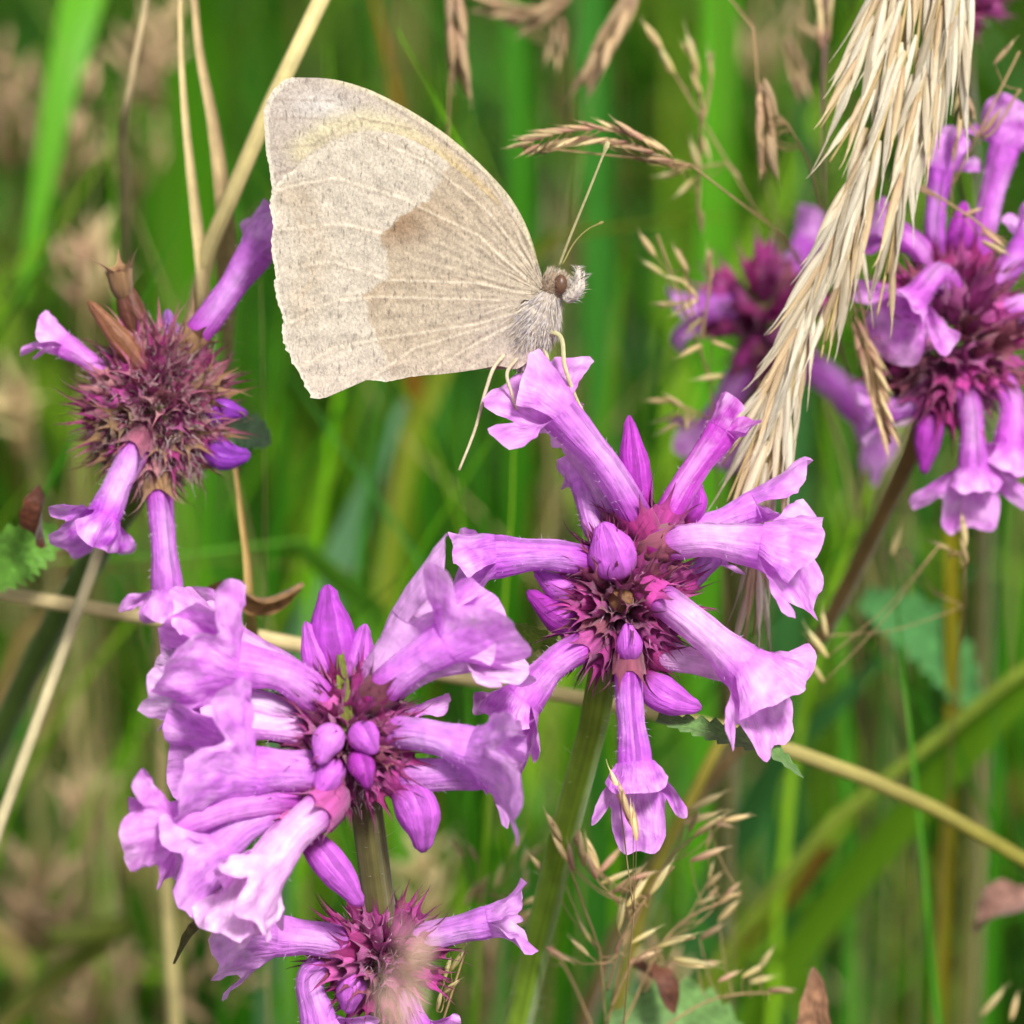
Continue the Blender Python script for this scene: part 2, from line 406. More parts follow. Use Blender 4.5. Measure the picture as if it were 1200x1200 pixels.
blade([(1180, 560, -75), (1172, 800, -80), (1160, 1190, -92)], 15, G_M, 'mid-green upright blade beside the yellow-ochre stem', tip=True)
blade([(985, 640, -85), (990, 820, -90), (1000, 1190, -102)], 18, lin(80, 150, 40), 'bright green upright blade behind the slender green stem', tip=True)
blade([(1150, 660, -70), (1080, 740, -74), (1010, 790, -78)], 34, G_BL * 0.8, 'dull blue-green leaf behind the brown flower stem', ground=True)
blade([(905, 900, -95), (915, 1010, -99), (905, 1190, -108)], 26, lin(56, 126, 40), 'deep green upright blade behind the small seed heads', tip=True)
blade([(790, 985, -48), (740, 1060, -54), (735, 1200, -62)], 50, lin(120, 160, 110), 'pale grey-green broad leaf low among the seed heads', fold=0.2)
blade([(600, 1020, -55), (600, 1100, -60), (570, 1230, -68)], 30, lin(116, 165, 80), 'pale green leaf behind the main flower stem', fold=0.2)
blade([(1010, 255, -75), (900, 262, -80), (780, 250, -85)], 17, lin(165, 180, 60), 'yellow-green blade lying level behind the fine panicle', ground=True, spread=0.08)
blade([(460, 672, -70), (330, 664, -74), (220, 650, -78)], 10, lin(185, 150, 95), 'pinkish straw blade lying level behind the curled dry leaf', ground=True, spread=0.06)
blade([(30, 660, -50), (120, 690, -54), (230, 640, -60)], 34, lin(110, 175, 50), 'light green leaf lying behind the pale stalk', ground=True)
blade([(160, 720, -85), (190, 830, -88), (220, 1000, -95)], 26, G_D * 0.9, 'dark green blade beside the left petals', tip=True)
blade([(300, 1180, -60), (130, 1110, -66), (10, 1190, -72)], 12, lin(150, 140, 80), 'dull straw blade lying low below the lilac petals', ground=True)
blade([(230, 60, -95), (270, 180, -98), (262, 420, -105)], 26, lin(62, 118, 26), 'mid-green blade behind the pale slanting stalk', tip=True)
blade([(540, 140, -105), (520, 260, -108), (500, 600, -118)], 18, G_M * 0.8, 'dark green blade rising behind the butterfly', tip=True)
blade([(690, -30, -115), (700, 200, -120), (705, 520, -130)], 24, lin(60, 124, 40), 'bluish green upright blade behind the pinkish grass spike', tip=False)
blade([(940, 60, -110), (945, 200, -115), (930, 560, -125)], 30, G_BL * 0.6, 'dark bluish blade behind the pale brome head', tip=True)

MARKS = [(460, 260, 'behind the butterfly wings'), (700, 240, 'behind the antennae'), (190, 470, 'behind the faded flower'), (380, 600, 'above the twin-whorled flower'), (100, 780, 'behind the crossed straw stalks'),
         (730, 690, 'behind the centre flower'), (400, 900, 'behind the twin-whorled flower'), (640, 1020, 'around the main green stem'), (760, 1080, 'behind the pale seed panicle'), (930, 300, 'behind the drooping brome head'),
         (1120, 400, 'behind the deep purple flower'), (960, 720, 'beside the reddish brown stem'), (1080, 900, 'around the olive end of the long stalk'), (1120, 1100, 'below the long olive stalk'), (830, 160, 'behind the airy tan panicle'), (150, 200, 'behind the hanging straw wisps'), (120, 1050, 'below the straw stalks and lilac petals')]
rsb = np.random.RandomState(2024)
for i in range(70):
    x0, y0, z0 = rsb.uniform(-20, 1220), rsb.uniform(-60, 900), -rsb.uniform(28, 120); ln_ = rsb.uniform(240, 620); an_ = rsb.normal(0, .42)
    x1, y1 = x0 + math.sin(an_) * ln_, y0 + math.cos(an_) * ln_; cu = rsb.normal(0, 34)
    kind_ = rsb.rand()
    gi = rsb.randint(5); br = rsb.uniform(.7, 1.6); green = kind_ < .72
    col_ = GREENS[gi] * br if green else lin(196, 180, 120) * rsb.uniform(.6, 1.1)
    hue = ['fresh green', 'mid-green', 'deep green', 'bluish green', 'yellowish green'][gi] if green else 'straw-coloured'
    lean_ = 'upright' if abs(an_) < .2 else ('leaning' if abs(an_) < .5 else 'strongly slanting')
    mx_, my_ = (x0 + x1) / 2, (y0 + y1) / 2
    mark = min(MARKS, key=lambda m: math.hypot(m[0] - mx_, m[1] - my_))[2]
    blade([(x0, y0, z0), (mx_ + cu, my_, z0 - 5), (x1, y1, z0 - 14)], rsb.uniform(3.5, 9) if green else rsb.uniform(2, 4), col_,
          'thin %s blade, %s, in the grass %s' % (hue, lean_, mark), fold=.4, group='thin blades in the tangle of grass', turn=rsb.uniform(-.6, .6))
stalk([(395, -40, -14), (372, 10, -14), (300, 160, -16), (232, 330, -18), (215, 420, -24)], 10, 11, lin(206, 190, 130), 'thick straw stalk slanting up behind the wing tip', ground=True, spread=0.02)
stalk([(-60, 683, -24), (0, 695, -24), (190, 726, -24), (350, 756, -24), (520, 790, -25), (700, 822, -26), (850, 856, -27), (950, 888, -28), (1080, 940, -30), (1200, 1008, -32), (1260, 1045, -33)], 9, 10.5, lin(212, 192, 140), 'long stalk, straw fading to olive, crossing behind both front flowers', ground=True, col2=lin(136, 130, 52), spread=0.12, n=80)
stalk([(118, 640, -18), (108, 665, -18), (60, 800, -18), (0, 965, -19), (-30, 1050, -20)], 7, 8.5, lin(206, 194, 150), 'thin straw stalk slanting down under the faded flower', ground=True, spread=0.03)
stalk([(1290, 720, -58), (1180, 800, -62), (1120, 850, -64), (1000, 940, -68), (860, 1100, -74)], 8, 9, lin(120, 140, 44), 'pale olive blurred stalk crossing below the long stalk', ground=True)
stalk([(885, 790, -38), (840, 890, -40), (790, 950, -42), (770, 1010, -44)], 7, 8, lin(140, 130, 50), 'short straw-yellow stalk behind the hanging flower', ground=True)
stalk([(60, 1100, -80), (140, 1080, -84), (20, 1180, -90)], 14, 14, lin(120, 130, 50), 'blurred olive stalk low in the dark grass', ground=True)

# ------------------------------------------------------------------ betony flowers
PET = lin(228, 136, 238); PET_T = lin(216, 112, 228); PET_D = lin(190, 68, 196); PET_P = lin(244, 192, 246)
MAROON = lin(118, 26, 84); MAROON_D = lin(84, 16, 52); DRYC = lin(140, 84, 84); DRYB = lin(116, 82, 52)

def lip(b, T, a, u, s, r, half, flip, Lf, psimax, alpha, flat, col, ruf, seed, cup, nth, nt, a0=0.0, k=1.0):
    """one lip of a corolla: fans from the throat rim; Lf(psi) is its outline in metres, alpha the bend away from the axis"""
    up = -u if flip else u
    th = np.linspace(-1, 1, nth); tt = np.linspace(0, 1, nt) ** 0.85
    Lmax = max(Lf(q * psimax) for q in th); V = []; cc = []
    for t in tt:
        for q in th:
            phi = q * half; psi = q * psimax
            rho = t * Lf(psi); fx = rho * math.cos(psi); lat = rho * math.sin(psi)
            x = fx / Lmax
            al = alpha
            if abs(al) < 1e-3: al = 1e-3
            # arc of growing bend
            fw = Lmax * (math.sin(a0 + al * x) - math.sin(a0)) / al; ou = Lmax * (math.cos(a0) - math.cos(a0 + al * x)) / al
            h = math.cos(phi) * (1 - flat * t) + (0.55 + 0.45 * math.cos(phi)) * flat * t
            p = T + r * (h * up + math.sin(phi) * s) + fw * a + ou * up + lat * s
            nrm = up * math.cos(al * x) - a * math.sin(al * x)
            rr = ruf * t * (mnoise.noise(Vector((q * 3.1 + seed, t * 2.3, seed * 1.7))) * 1.6 + 0.5 * math.sin(q * 11 + seed * 3) * t)
            cr = np.array(mnoise.noise_vector(Vector(p * 620.0 + seed))) * .6 + np.array(mnoise.noise_vector(Vector(p * 1500.0 + seed))) * .35; p = p + cr * (ruf * min(1, t * 2.5))
            p = p + nrm * (rr - cup * t * t * q * q * Lmax * 0.35)
            V.append(p)
            sp = 0.5 + 0.5 * mnoise.noise(Vector((q * 5 + seed, t * 6, 3.3)))
            edge = 0.10 * t
            mo = mnoise.noise(Vector(p * 1500.0 + seed)) * .5 + mnoise.noise(Vector(p * 700.0 + seed)) * .5
            wf = min(.85, max(0.0, mo + .30) * 1.05 * min(1, t * 3) + .22 * t ** 4)
            cc.append((col * (1 - wf) + PET_P * 1.06 * wf) * (0.98 + 0.16 * min(0, mo) * 2 + edge * .4))
    uv = np.stack(np.meshgrid(tt, (th + 1) * 0.5, indexing='ij'), -1).reshape(-1, 2) + seed
    b.add(V, [tuple(f) for f in grid_faces(nt, nth)], np.array(cc), uv)

FUZZ = {}
def corolla(head, z0, pts, up, r0, r1, Lu, Ll, au=30, al=65, wu=42, wl=80, mid=1.0, sidel=0.7, col=None, seed=0, ruf=3.0, notch=0.0, cup=0.5, tcol=None, lmin=0.42):
    k = K(z0); rnd = random.Random(seed * 77 + 5)
    w = [P(x, y, z0 + z * 0.06) for x, y, z in pts]
    n = 18; path = spline(w, n); t = tangents(path); upw = cv(*up)
    s_ = np.linspace(0, 1, n)
    r1 = r1 * .78; Lu = Lu * .93; Ll = Ll * .93
    rad = (r0 + (r1 * 0.74 - r0) * s_ + (r1 * 0.26) * sstep(0.62, 1.0, s_)) * k
    nseg = 20; an = np.linspace(0, 2 * math.pi, nseg, endpoint=False); V = []; cc = []
    col = PET if col is None else np.asarray(col); tcol = col * 0.92 if tcol is None else tcol
    jit = (1 + rnd.uniform(-0.09, 0.07)) * np.array([1 + rnd.uniform(-.06, .05), 1 + rnd.uniform(-.10, .16), 1.0])
    for i in range(n):
        u = unit(upw - t[i] * upw.dot(t[i])); s = np.cross(t[i], u)
        for a in an:
            bump = 1 + 0.07 * mnoise.noise(Vector((i * 0.35, math.cos(a) * 1.3 + seed, math.sin(a) * 1.3))) + 0.03 * math.cos(5 * a)
            sq = 1.0 - 0.10 * abs(math.sin(a)) * s_[i]
            V.append(path[i] + rad[i] * bump * (math.cos(a) * u + math.sin(a) * s * sq))
            f = s_[i]; g0 = sstep(0.0, 0.18, f); g1 = sstep(.08, .5, f); base = MAROON * 1.6 * (1 - g0) + (PET_D * 1.05 * (1 - g1) + tcol * g1) * g0
            pale = PET_P * 1.02
            m = 0.45 * sstep(0.15, 0.5, f) * (1 - sstep(0.7, 1.0, f)) * (0.5 + 0.5 * math.cos(a * 3 + seed))
            e_ = sstep(.72, 1.0, f); cc.append(((base * (1 - m) + pale * m) * (1 - e_) + col * .97 * e_) * jit)
    uv = np.stack(np.meshgrid(s_, an / (2 * math.pi), indexing='ij'), -1).reshape(-1, 2) + [seed, 0]
    tube = MB().add(V, [tuple(f) for f in grid_faces(n, nseg, True)], np.array(cc), uv).build('corolla', M_PETAL, head)
    fz = FUZZ.setdefault(head.name, [head, MB()])[1]; Va = np.array(V).reshape(n, nseg, 3); rf = np.random.RandomState(int(seed) + 900)
    for _ in range(60):
        i = rf.randint(4, n); j = rf.randint(nseg); p0 = Va[i, j]; d = unit(unit(p0 - path[i]) + .5 * t[i] + rf.normal(size=3) * .3); sd_ = unit(np.cross(d, FWD)) * .24 * k
        fz.add([p0 - sd_, p0 + sd_, p0 + d * rf.uniform(3, 7) * k], [(0, 1, 2)], np.array([.7, .5, .72]))
    dry = head.get('dry', 0); mset = CALDRY if dry else CAL
    inst('calyx', mset[int(seed) % len(mset)], head, path[0] - t[0] * 22 * k, t[0], (r0 * k * 1.12 / .14, r0 * k * 1.12 / .14, 74 * k), roll=seed)
    T = path[-1]; a = t[-1]; u = unit(upw - a * upw.dot(a)); s = np.cross(a, u); r = rad[-1]
    half_u = math.radians(76); half_l = math.radians(104); ruf = ruf * 1.7
    wu = math.radians(wu) * .8; wl = math.radians(wl)
    fu = lambda psi: Lu * k * (1 - 0.30 * abs(psi / wu) ** 2.5 - notch * math.exp(-(psi / (0.25 * wu)) ** 2) + 0.05 * math.sin(psi * 9 + seed))
    bu = MB(); lip(bu, T, a, u, s, r, half_u, False, fu, wu, math.radians(au), 0.55, col * jit, ruf * k, seed + 0.3, cup, 19, 10)
    bu.build('upper_lip', M_PETAL, tube)
    sd = wl * 0.82; sg = wl * 0.24; sm = wl * 0.44; jl = 1 + 0.12 * rnd.uniform(-1, 1)
    def fl(psi):
        m = mid * math.exp(-(psi / sm) ** 4) * (1 - 0.12 * math.exp(-(psi / (0.12 * wl)) ** 2))
        q = sidel * jl * math.exp(-((abs(psi) - sd) / sg) ** 4)
        return Ll * k * (lmin + (1 - lmin) * max(m, q) + 0.03 * math.sin(psi * 13 + seed * 2))
    bl = MB(); lip(bl, T, a, u, s, r, half_l, True, fl, wl, math.radians(al), 0.5, col * jit * 1.0, ruf * 1.2 * k, seed + 7.1, cup * 0.4, 37, 11)
    bl.build('lower_lip', M_PETAL, tube)
    return path[0], t[0]

def bud(head, z0, pts, r, col=None, blunt=0.4, seed=0):
    k = K(z0); path = spline([P(x, y, z0 + z * 0.06) for x, y, z in pts], 14); s = np.linspace(0, 1, 14)
    prof = (0.55 + 0.45 * np.sin(np.pi * np.clip(s * 1.15 + 0.05, 0, 1))) * np.sqrt(np.clip(1 - ((s - 0.55) / 0.455).clip(0, 1) ** (2 + 3 * blunt), 0.0, 1))
    V, F, c, uv = sweep(path, np.maximum(prof, 0.03) * r * k, 14, capend=True)
    col = PET_D if col is None else np.asarray(col)
    ss = np.repeat(s, 14)[:, None]
    c = MAROON * 1.5 * (1 - sstep(0, 0.3, ss)) + col * sstep(0, 0.3, ss)
    jig = np.array([mnoise.noise(Vector(v * 900 + seed)) for v in V])[:, None]
    V = V + jig * 0.06 * r * k * np.ones(3)
    MB().add(V, F, c * (1 + 0.15 * jig), uv + seed).build('bud', M_PETAL, head)

def calyx_mesh(name, col, tipc, seed, dry=False):
    """bell with five awned teeth; +Z outward, unit: one calyx length = 1"""
    rnd = random.Random(seed); b = MB(); nseg = 15; V = []; cc = []
    zs = [0, .12, .3, .5, .62]; rs = [.05, .10, .13, .14, .145 if not dry else .155]
    for z, r in zip(zs, rs):
        for j in range(nseg):
            a = 2 * math.pi * j / nseg; q = r * (1 + 0.07 * math.cos(5 * a + 0.3))
            V.append((q * math.cos(a), q * math.sin(a), z)); cc.append(col * (0.65 + 0.6 * z))
    b.add(V, [tuple(f) for f in grid_faces(len(zs), nseg, True)], np.array(cc), np.stack(np.meshgrid(zs, np.linspace(0, 1, nseg), indexing='ij'), -1).reshape(-1, 2))
    for j in range(5):
        a = 2 * math.pi * (j + 0.5) / 5; out = np.array([math.cos(a), math.sin(a), 0]); sd = np.array([-math.sin(a), math.cos(a), 0])
        L_ = rnd.uniform(.26, .5); sp = rnd.uniform(.02, .16) * (1.8 if dry else 1)
        p = [out * rs[-1] + np.array([0, 0, .60]), out * (rs[-1] + sp * .3) + np.array([0, 0, .60 + L_ * .4]), out * (rs[-1] + sp * .7) + np.array([0, 0, .60 + L_ * .75]), out * (rs[-1] + sp * 1.25) + np.array([0, 0, .60 + L_])]
        path = spline(p, 6); hw = np.array([.07, .03, .017, .011, .006, .002])
        cl = np.array([col * (1 - f) + tipc * f for f in np.linspace(0, 1, 6)])
        Vv, F, c2, uv = ribbon(path, hw, sd, cl, 0.35, 3); b.add(Vv, F, c2, uv)
    return b.mesh(name, M_CALYX)

CAL = [calyx_mesh('calyx', lin(186, 62, 150), lin(104, 22, 74), 1), calyx_mesh('calyx', lin(160, 46, 118), lin(110, 26, 72), 2),
       calyx_mesh('calyx', lin(150, 80, 100), lin(120, 30, 80), 3), calyx_mesh('calyx', lin(190, 84, 158), lin(130, 30, 96), 13)]
CALDRY = [calyx_mesh('calyx', lin(186, 128, 132), lin(150, 80, 96), 4, True), calyx_mesh('calyx', lin(172, 96, 122), lin(150, 70, 98), 5, True),
          calyx_mesh('calyx', lin(160, 124, 86), lin(150, 104, 84), 6, True)]

def whorl(head, z0, cx, cy, rx, ry, axis, n, length, meshes, seed, core=0.25, hairs=200, haircol=(0.5, 0.42, 0.45), zc=0.0, dome=1.0, hairlen=16):
    """calyces packed over the visible dome of a flower head"""
    rs = np.random.RandomState(seed); k = K(z0); hb = MB()
    for i in range(n):
        a = 2.399963 * i + rs.uniform(-.25, .25); f = (i + .5) / n
        e = math.acos(1 - f * 1.25) if f < 0.98 else 1.8
        dirv = np.array([math.cos(a) * math.sin(e), math.sin(a) * math.sin(e), math.cos(e) * dome])
        w = cv(dirv[0], dirv[1], dirv[2]); w = unit(w + 0.25 * np.asarray(axis))
        pos = P(cx + dirv[0] * rx * core, cy + dirv[1] * ry * core, z0 + (zc + dirv[2] * 14) * 0.06)
        ln = length * k * rs.uniform(.85, 1.12)
        inst('calyx', meshes[rs.randint(len(meshes))], head, pos, w, (ln * 1.15, ln * 1.15, ln), roll=rs.uniform(0, 6))
    for i in range(hairs * 4):
        v = rs.normal(size=3); v[2] = abs(v[2]); v /= np.linalg.norm(v)
        q = rs.uniform(.55, 1.0)
        p0 = P(cx + v[0] * rx * q, cy + v[1] * ry * q, z0 + (zc + v[2] * rx * q * .7) * 0.06)
        d = unit(cv(v[0], v[1], v[2]) + rs.normal(size=3) * .5); L_ = rs.uniform(.5, 1) * hairlen * k
        sd = unit(np.cross(d, FWD)) * rs.uniform(.35, .9) * k
        hc = [np.asarray(haircol), np.asarray(haircol) * [.8, .35, .6], lin(150, 50, 110), lin(96, 24, 66), np.asarray(haircol) * 1.25][rs.randint(5)]
        hb.add([p0 - sd, p0 + sd, p0 + d * L_ + np.array([0, 0, -.1 * L_])], [(0, 1, 2)], hc * rs.uniform(.7, 1.2))
    if hairs: tagset(hb.build('hairs', M_HAIR, head), kind='stuff')

def square_stem(head, ptsw, r0, r1, col, col2, name='stem', hair=0, n=40, seed=0):
    path = spline(ptsw, n); t = np.linspace(0, 1, n)[:, None]
    V, F, c, uv = sweep(path, r0 + (r1 - r0) * t[:, 0], 16, np.asarray(col) * (1 - t) + np.asarray(col2) * t, square=0.10)
    o = MB().add(V, F, c, uv * [5, 1]).build(name, M_STEM, head)
    if hair:
        rs = np.random.RandomState(seed); b = MB(); tg = tangents(path)
        for i in range(hair):
            j = int(rs.rand() ** 1.5 * (n - 1)); d = rs.normal(size=3); d = unit(d - tg[j] * d.dot(tg[j])); rr = r0 + (r1 - r0) * j / n
            p0 = path[j] + (path[min(j + 1, n - 1)] - path[j]) * rs.rand() + d * rr * .9; L_ = rs.uniform(.4, 1) * 0.0011; sd = unit(np.cross(d, FWD)) * 0.00002
            b.add([p0 - sd, p0 + sd, p0 + (d - .4 * tg[j]) * L_], [(0, 1, 2)], np.array([.55, .55, .42]))
        tagset(b.build('hairs', M_HAIR, o), kind='stuff')
    return o

def serrate_leaf(parent, pts, w, col, teeth=16, tooth=.45, name='leaf', fold=.3, turn=0.0, mat=None):
    path = spline(pxpath(pts), teeth * 4 + 1); n = len(path); t = np.linspace(0, 1, n)
    hw = w * K(pts[0][2]) * np.clip(np.sin(np.pi * (0.08 + 0.92 * t)) ** .7, .03, 1)
    sd = unit(np.cross(tangents(path)[n // 2], FWD)); sd = sd * math.cos(turn) + FWD * math.sin(turn)
    V, F, c, uv = ribbon(path, hw, sd, col, fold, 7, teeth, tooth)
    b = MB().add(V, F, np.asarray(col) * (0.85 + 0.3 * np.random.RandomState(3).rand(len(V), 1)), uv)
    if parent is None: return b.build(name, mat or M_LEAF, None, path[0])
    return b.build(name, mat or M_LEAF, parent)

AX = cv(0.12, -0.75, 0.62)
# --- the centre flower the butterfly sits on
zA = 0.0
stemA = [P(722, 700, -0.5), P(708, 800, -3), P(690, 870, -6), P(655, 1000, -11), P(612, 1180, -18), P(585, 1300, -23)]
stemA += to_ground(stemA[-1], stemA[-2], 0.02)
A = thing('betony', stemA[-1], 'open lilac betony on a ribbed green stem, the butterfly perched on its top petal', 'flower', 'betony flowers in the meadow')
square_stem(A, stemA, 17 * PXM, 22 * PXM, lin(118, 150, 34), lin(92, 130, 24), hair=160, seed=1)
ca = dict(head=A, z0=zA)
corolla(**ca, pts=[(756, 622, 15), (708, 544, 38), (655, 482, 50)], up=(.6, -.4, .62), r0=20, r1=32, Lu=76, Ll=84, au=-8, al=62, wu=30, wl=84, sidel=1.05, seed=1)
corolla(**ca, pts=[(735, 615, -5), (706, 570, 0), (676, 518, -8)], up=(.8, -.5, -.2), r0=17, r1=25, Lu=40, Ll=45, au=30, al=40, seed=2, col=PET_P * .96)
corolla(**ca, pts=[(712, 650, -15), (694, 612, -15), (684, 566, -25)], up=(-.6, -.6, .3), r0=15, r1=22, Lu=35, Ll=40, au=25, al=35, seed=3)
bud(**ca, pts=[(752, 605, 5), (744, 550, 8), (737, 487, 2)], r=19, seed=1)
corolla(**ca, pts=[(772, 622, 4), (808, 560, -6), (846, 506, -18)], up=(-.6, -.7, .3), r0=18, r1=25, Lu=46, Ll=44, au=10, al=25, wu=26, seed=4, col=PET_D * 1.05)
bud(**ca, pts=[(800, 612, -14), (812, 592, -14), (818, 562, -16)], r=17, seed=2)
bud(**ca, pts=[(722, 672, 25), (716, 645, 48), (706, 612, 56)], r=29, col=PET_T, blunt=.8, seed=3)
corolla(**ca, pts=[(706, 662, 18), (648, 650, 40), (580, 652, 45)], up=(-.05, -.85, .5), r0=18, r1=33, Lu=58, Ll=84, au=-14, al=88, wu=36, wl=62, sidel=.8, seed=5, col=PET_T * .98)
corolla(**ca, pts=[(765, 640, 18), (828, 632, 40), (892, 640, 48)], up=(.1, -.8, .6), r0=20, r1=36, Lu=78, Ll=104, au=4, al=66, wu=52, wl=70, sidel=.8, seed=6, tcol=PET_P)
corolla(**ca, pts=[(790, 632, -18), (850, 610, -24), (886, 594, -26)], up=(-.2, -1, .1), r0=17, r1=26, Lu=84, Ll=40, au=12, al=30, wu=44, seed=7)
corolla(**ca, pts=[(758, 690, 32), (815, 732, 60), (872, 782, 72)], up=(.45, -.6, .7), r0=20, r1=37, Lu=74, Ll=108, au=6, al=44, wu=52, wl=66, sidel=.7, seed=8, tcol=PET_P)
corolla(**ca, pts=[(752, 762, 0), (798, 772, 5), (850, 780, 2)], up=(.1, -1, .2), r0=18, r1=25, Lu=30, Ll=30, au=10, al=20, seed=9, col=PET_P)
bud(**ca, pts=[(752, 795, 12), (784, 818, 24), (822, 830, 26)], r=21, col=PET_T, blunt=.7, seed=4)
corolla(**ca, pts=[(736, 770, 46), (738, 826, 66), (744, 893, 74)], up=(.05, .0, 1), r0=17, r1=29, Lu=42, Ll=116, au=4, al=14, wu=46, wl=30, sidel=.45, seed=10, lmin=.4, col=PET_T)
corolla(**ca, pts=[(700, 748, 30), (652, 775, 52), (612, 820, 58)], up=(-.5, -.6, .65), r0=18, r1=33, Lu=46, Ll=90, au=-10, al=44, wu=50, wl=60, sidel=.6, seed=11, col=PET_T)
bud(**ca, pts=[(690, 738, 8), (655, 722, 12), (618, 692, 6)], r=20, seed=5)
bud(**ca, pts=[(690, 705, 12), (650, 686, 14), (626, 668, 8)], r=17, col=PET_T, seed=6)
bud(**ca, pts=[(738, 772, 50), (737, 752, 62), (735, 730, 66)], r=16, col=PET_T, seed=7)
corolla(**ca, pts=[(790, 692, -18), (818, 672, -26), (832, 652, -36)], up=(.5, -.5, .5), r0=14, r1=21, Lu=34, Ll=40, au=40, al=60, seed=12)
whorl(A, zA, 728, 704, 74, 96, AX, 54, 78, CAL, 5, core=.34, hairs=240, haircol=(.42, .25, .36))
def disc(head, z0, x, y, z, r, col):
    b = MB(); V, F, c, uv = sweep(spline([P(x, y, z0 + z * .06), P(x, y - 3, z0 + (z + 9) * .06), P(x, y - 5, z0 + (z + 14) * .06)], 6), np.array([1, 1, .97, .85, .55, .1]) * r * K(z0), 14, col)
    return b.add(V, F, col, uv).build('stem_tip', M_STEM, head)
disc(A, zA, 728, 704, 36, 15, lin(124, 90, 60))
serrate_leaf(A, [(770, 842, 0), (840, 860, 1), (900, 878, 2), (942, 912, 1)], 20, lin(110, 150, 80), 12, .5, turn=.75, name='bract')
serrate_leaf(A, [(668, 770, -3), (640, 752, -3), (602, 730, -3)], 17, lin(120, 160, 50), 6, .5, turn=.4, name='bract')
serrate_leaf(A, [(770, 770, -1.5), (790, 745, -1.5), (800, 728, -2)], 10, lin(110, 150, 50), 5, .4, name='bract')

# --- the lower flower in front with two whorls on one stem
zB = 7.0
stemB = [P(400, 780, 6), P(415, 880, 5.5), P(432, 960, 4), P(446, 1060, 1), P(452, 1130, -1), P(462, 1300, -8)]
stemB += to_ground(stemB[-1], stemB[-2], 0.01)
B = thing('betony', stemB[-1], 'crowded lilac betony with two whorls of petals on one brown hairy stem', 'flower', 'betony flowers in the meadow')
square_stem(B, stemB, 17 * PXM, 27 * PXM, lin(96, 92, 50), lin(150, 120, 84), hair=420, seed=2)
cb = dict(head=B, z0=zB)
corolla(**cb, pts=[(428, 812, 5), (458, 770, 22), (484, 728, 30)], up=(-.85, -.5, .1), r0=24, r1=36, Lu=112, Ll=86, au=-8, al=36, wu=32, wl=50, seed=21, ruf=1.6, col=PET_P * .94)
corolla(**cb, pts=[(436, 818, 28), (482, 778, 48), (526, 752, 58)], up=(-.3, -.5, -.85), r0=22, r1=36, Lu=74, Ll=98, au=22, al=30, wu=52, wl=72, sidel=.95, seed=22, ruf=1.8, col=PET * 1.04)
corolla(**cb, pts=[(440, 856, 16), (502, 862, 38), (552, 876, 48)], up=(.25, -.75, -.6), r0=20, r1=34, Lu=64, Ll=132, au=4, al=78, wu=52, wl=66, sidel=.66, seed=23, ruf=4.5, lmin=.32)
corolla(**cb, pts=[(448, 908, 0), (508, 908, 8), (556, 904, 6)], up=(.1, -1, .3), r0=22, r1=29, Lu=26, Ll=28, au=10, al=30, seed=24)
corolla(**cb, pts=[(446, 846, -16), (470, 842, -18), (490, 840, -20)], up=(-.3, -1, .2), r0=14, r1=18, Lu=42, Ll=20, au=30, al=20, wu=24, seed=25)
corolla(**cb, pts=[(440, 835, -10), (450, 812, -8), (462, 800, -8)], up=(.3, -1, .2), r0=13, r1=16, Lu=40, Ll=20, au=0, al=20, wu=24, seed=26, col=PET_P)
bud(**cb, pts=[(470, 916, 0), (488, 945, 6), (497, 998, 4)], r=27, col=PET_T, blunt=.8, seed=8)
bud(**cb, pts=[(398, 800, -4), (390, 750, -6), (384, 684, -10)], r=29, col=lin(190, 80, 205), seed=9)
bud(**cb, pts=[(382, 806, 4), (370, 770, 6), (358, 728, 2)], r=17, col=PET_T, seed=10)
bud(**cb, pts=[(412, 806, 0), (420, 770, 0), (428, 732, -6)], r=19, col=PET_T, blunt=.8, seed=11)
bud(**cb, pts=[(392, 858, 48), (382, 872, 72), (374, 896, 78)], r=19, col=PET, blunt=.9, seed=12)
bud(**cb, pts=[(420, 856, 44), (430, 868, 64), (440, 884, 66)], r=19, col=PET_T, blunt=.9, seed=13)
bud(**cb, pts=[(416, 884, 44), (426, 904, 62), (432, 924, 62)], r=16, col=PET_D, blunt=.9, seed=14)
bud(**cb, pts=[(398, 890, 40), (382, 914, 56), (370, 938, 56)], r=18, col=PET_T, blunt=.9, seed=15)
corolla(**cb, pts=[(392, 836, 16), (332, 790, 40), (276, 778, 52)], up=(.15, -.5, -.85), r0=25, r1=36, Lu=96, Ll=100, au=10, al=24, wu=50, wl=80, sidel=.95, ruf=5, seed=27, col=PET)
corolla(**cb, pts=[(376, 862, 14), (326, 852, 34), (284, 846, 30)], up=(0, -1, .5), r0=18, r1=26, Lu=50, Ll=62, au=0, al=40, seed=28, col=PET_P, tcol=PET_P)
corolla(**cb, pts=[(388, 906, 26), (340, 902, 48), (298, 902, 56)], up=(-.05, -.6, -.8), r0=27, r1=38, Lu=112, Ll=116, au=44, al=30, wu=54, wl=84, sidel=.95, ruf=5, seed=29, col=PET)
corolla(**cb, pts=[(352, 940, 14), (296, 962, 36), (256, 992, 40)], up=(-.4, -.5, -.7), r0=22, r1=32, Lu=76, Ll=88, au=24, al=36, wu=48, wl=70, sidel=.85, seed=30, ruf=4.5, col=PET * .97)
corolla(**cb, pts=[(388, 938, 44), (348, 972, 70), (316, 1012, 82)], up=(-.5, -.4, -.6), r0=24, r1=34, Lu=56, Ll=84, au=30, al=26, wu=48, wl=50, sidel=.6, seed=31, ruf=4.5, col=PET_P * .95)
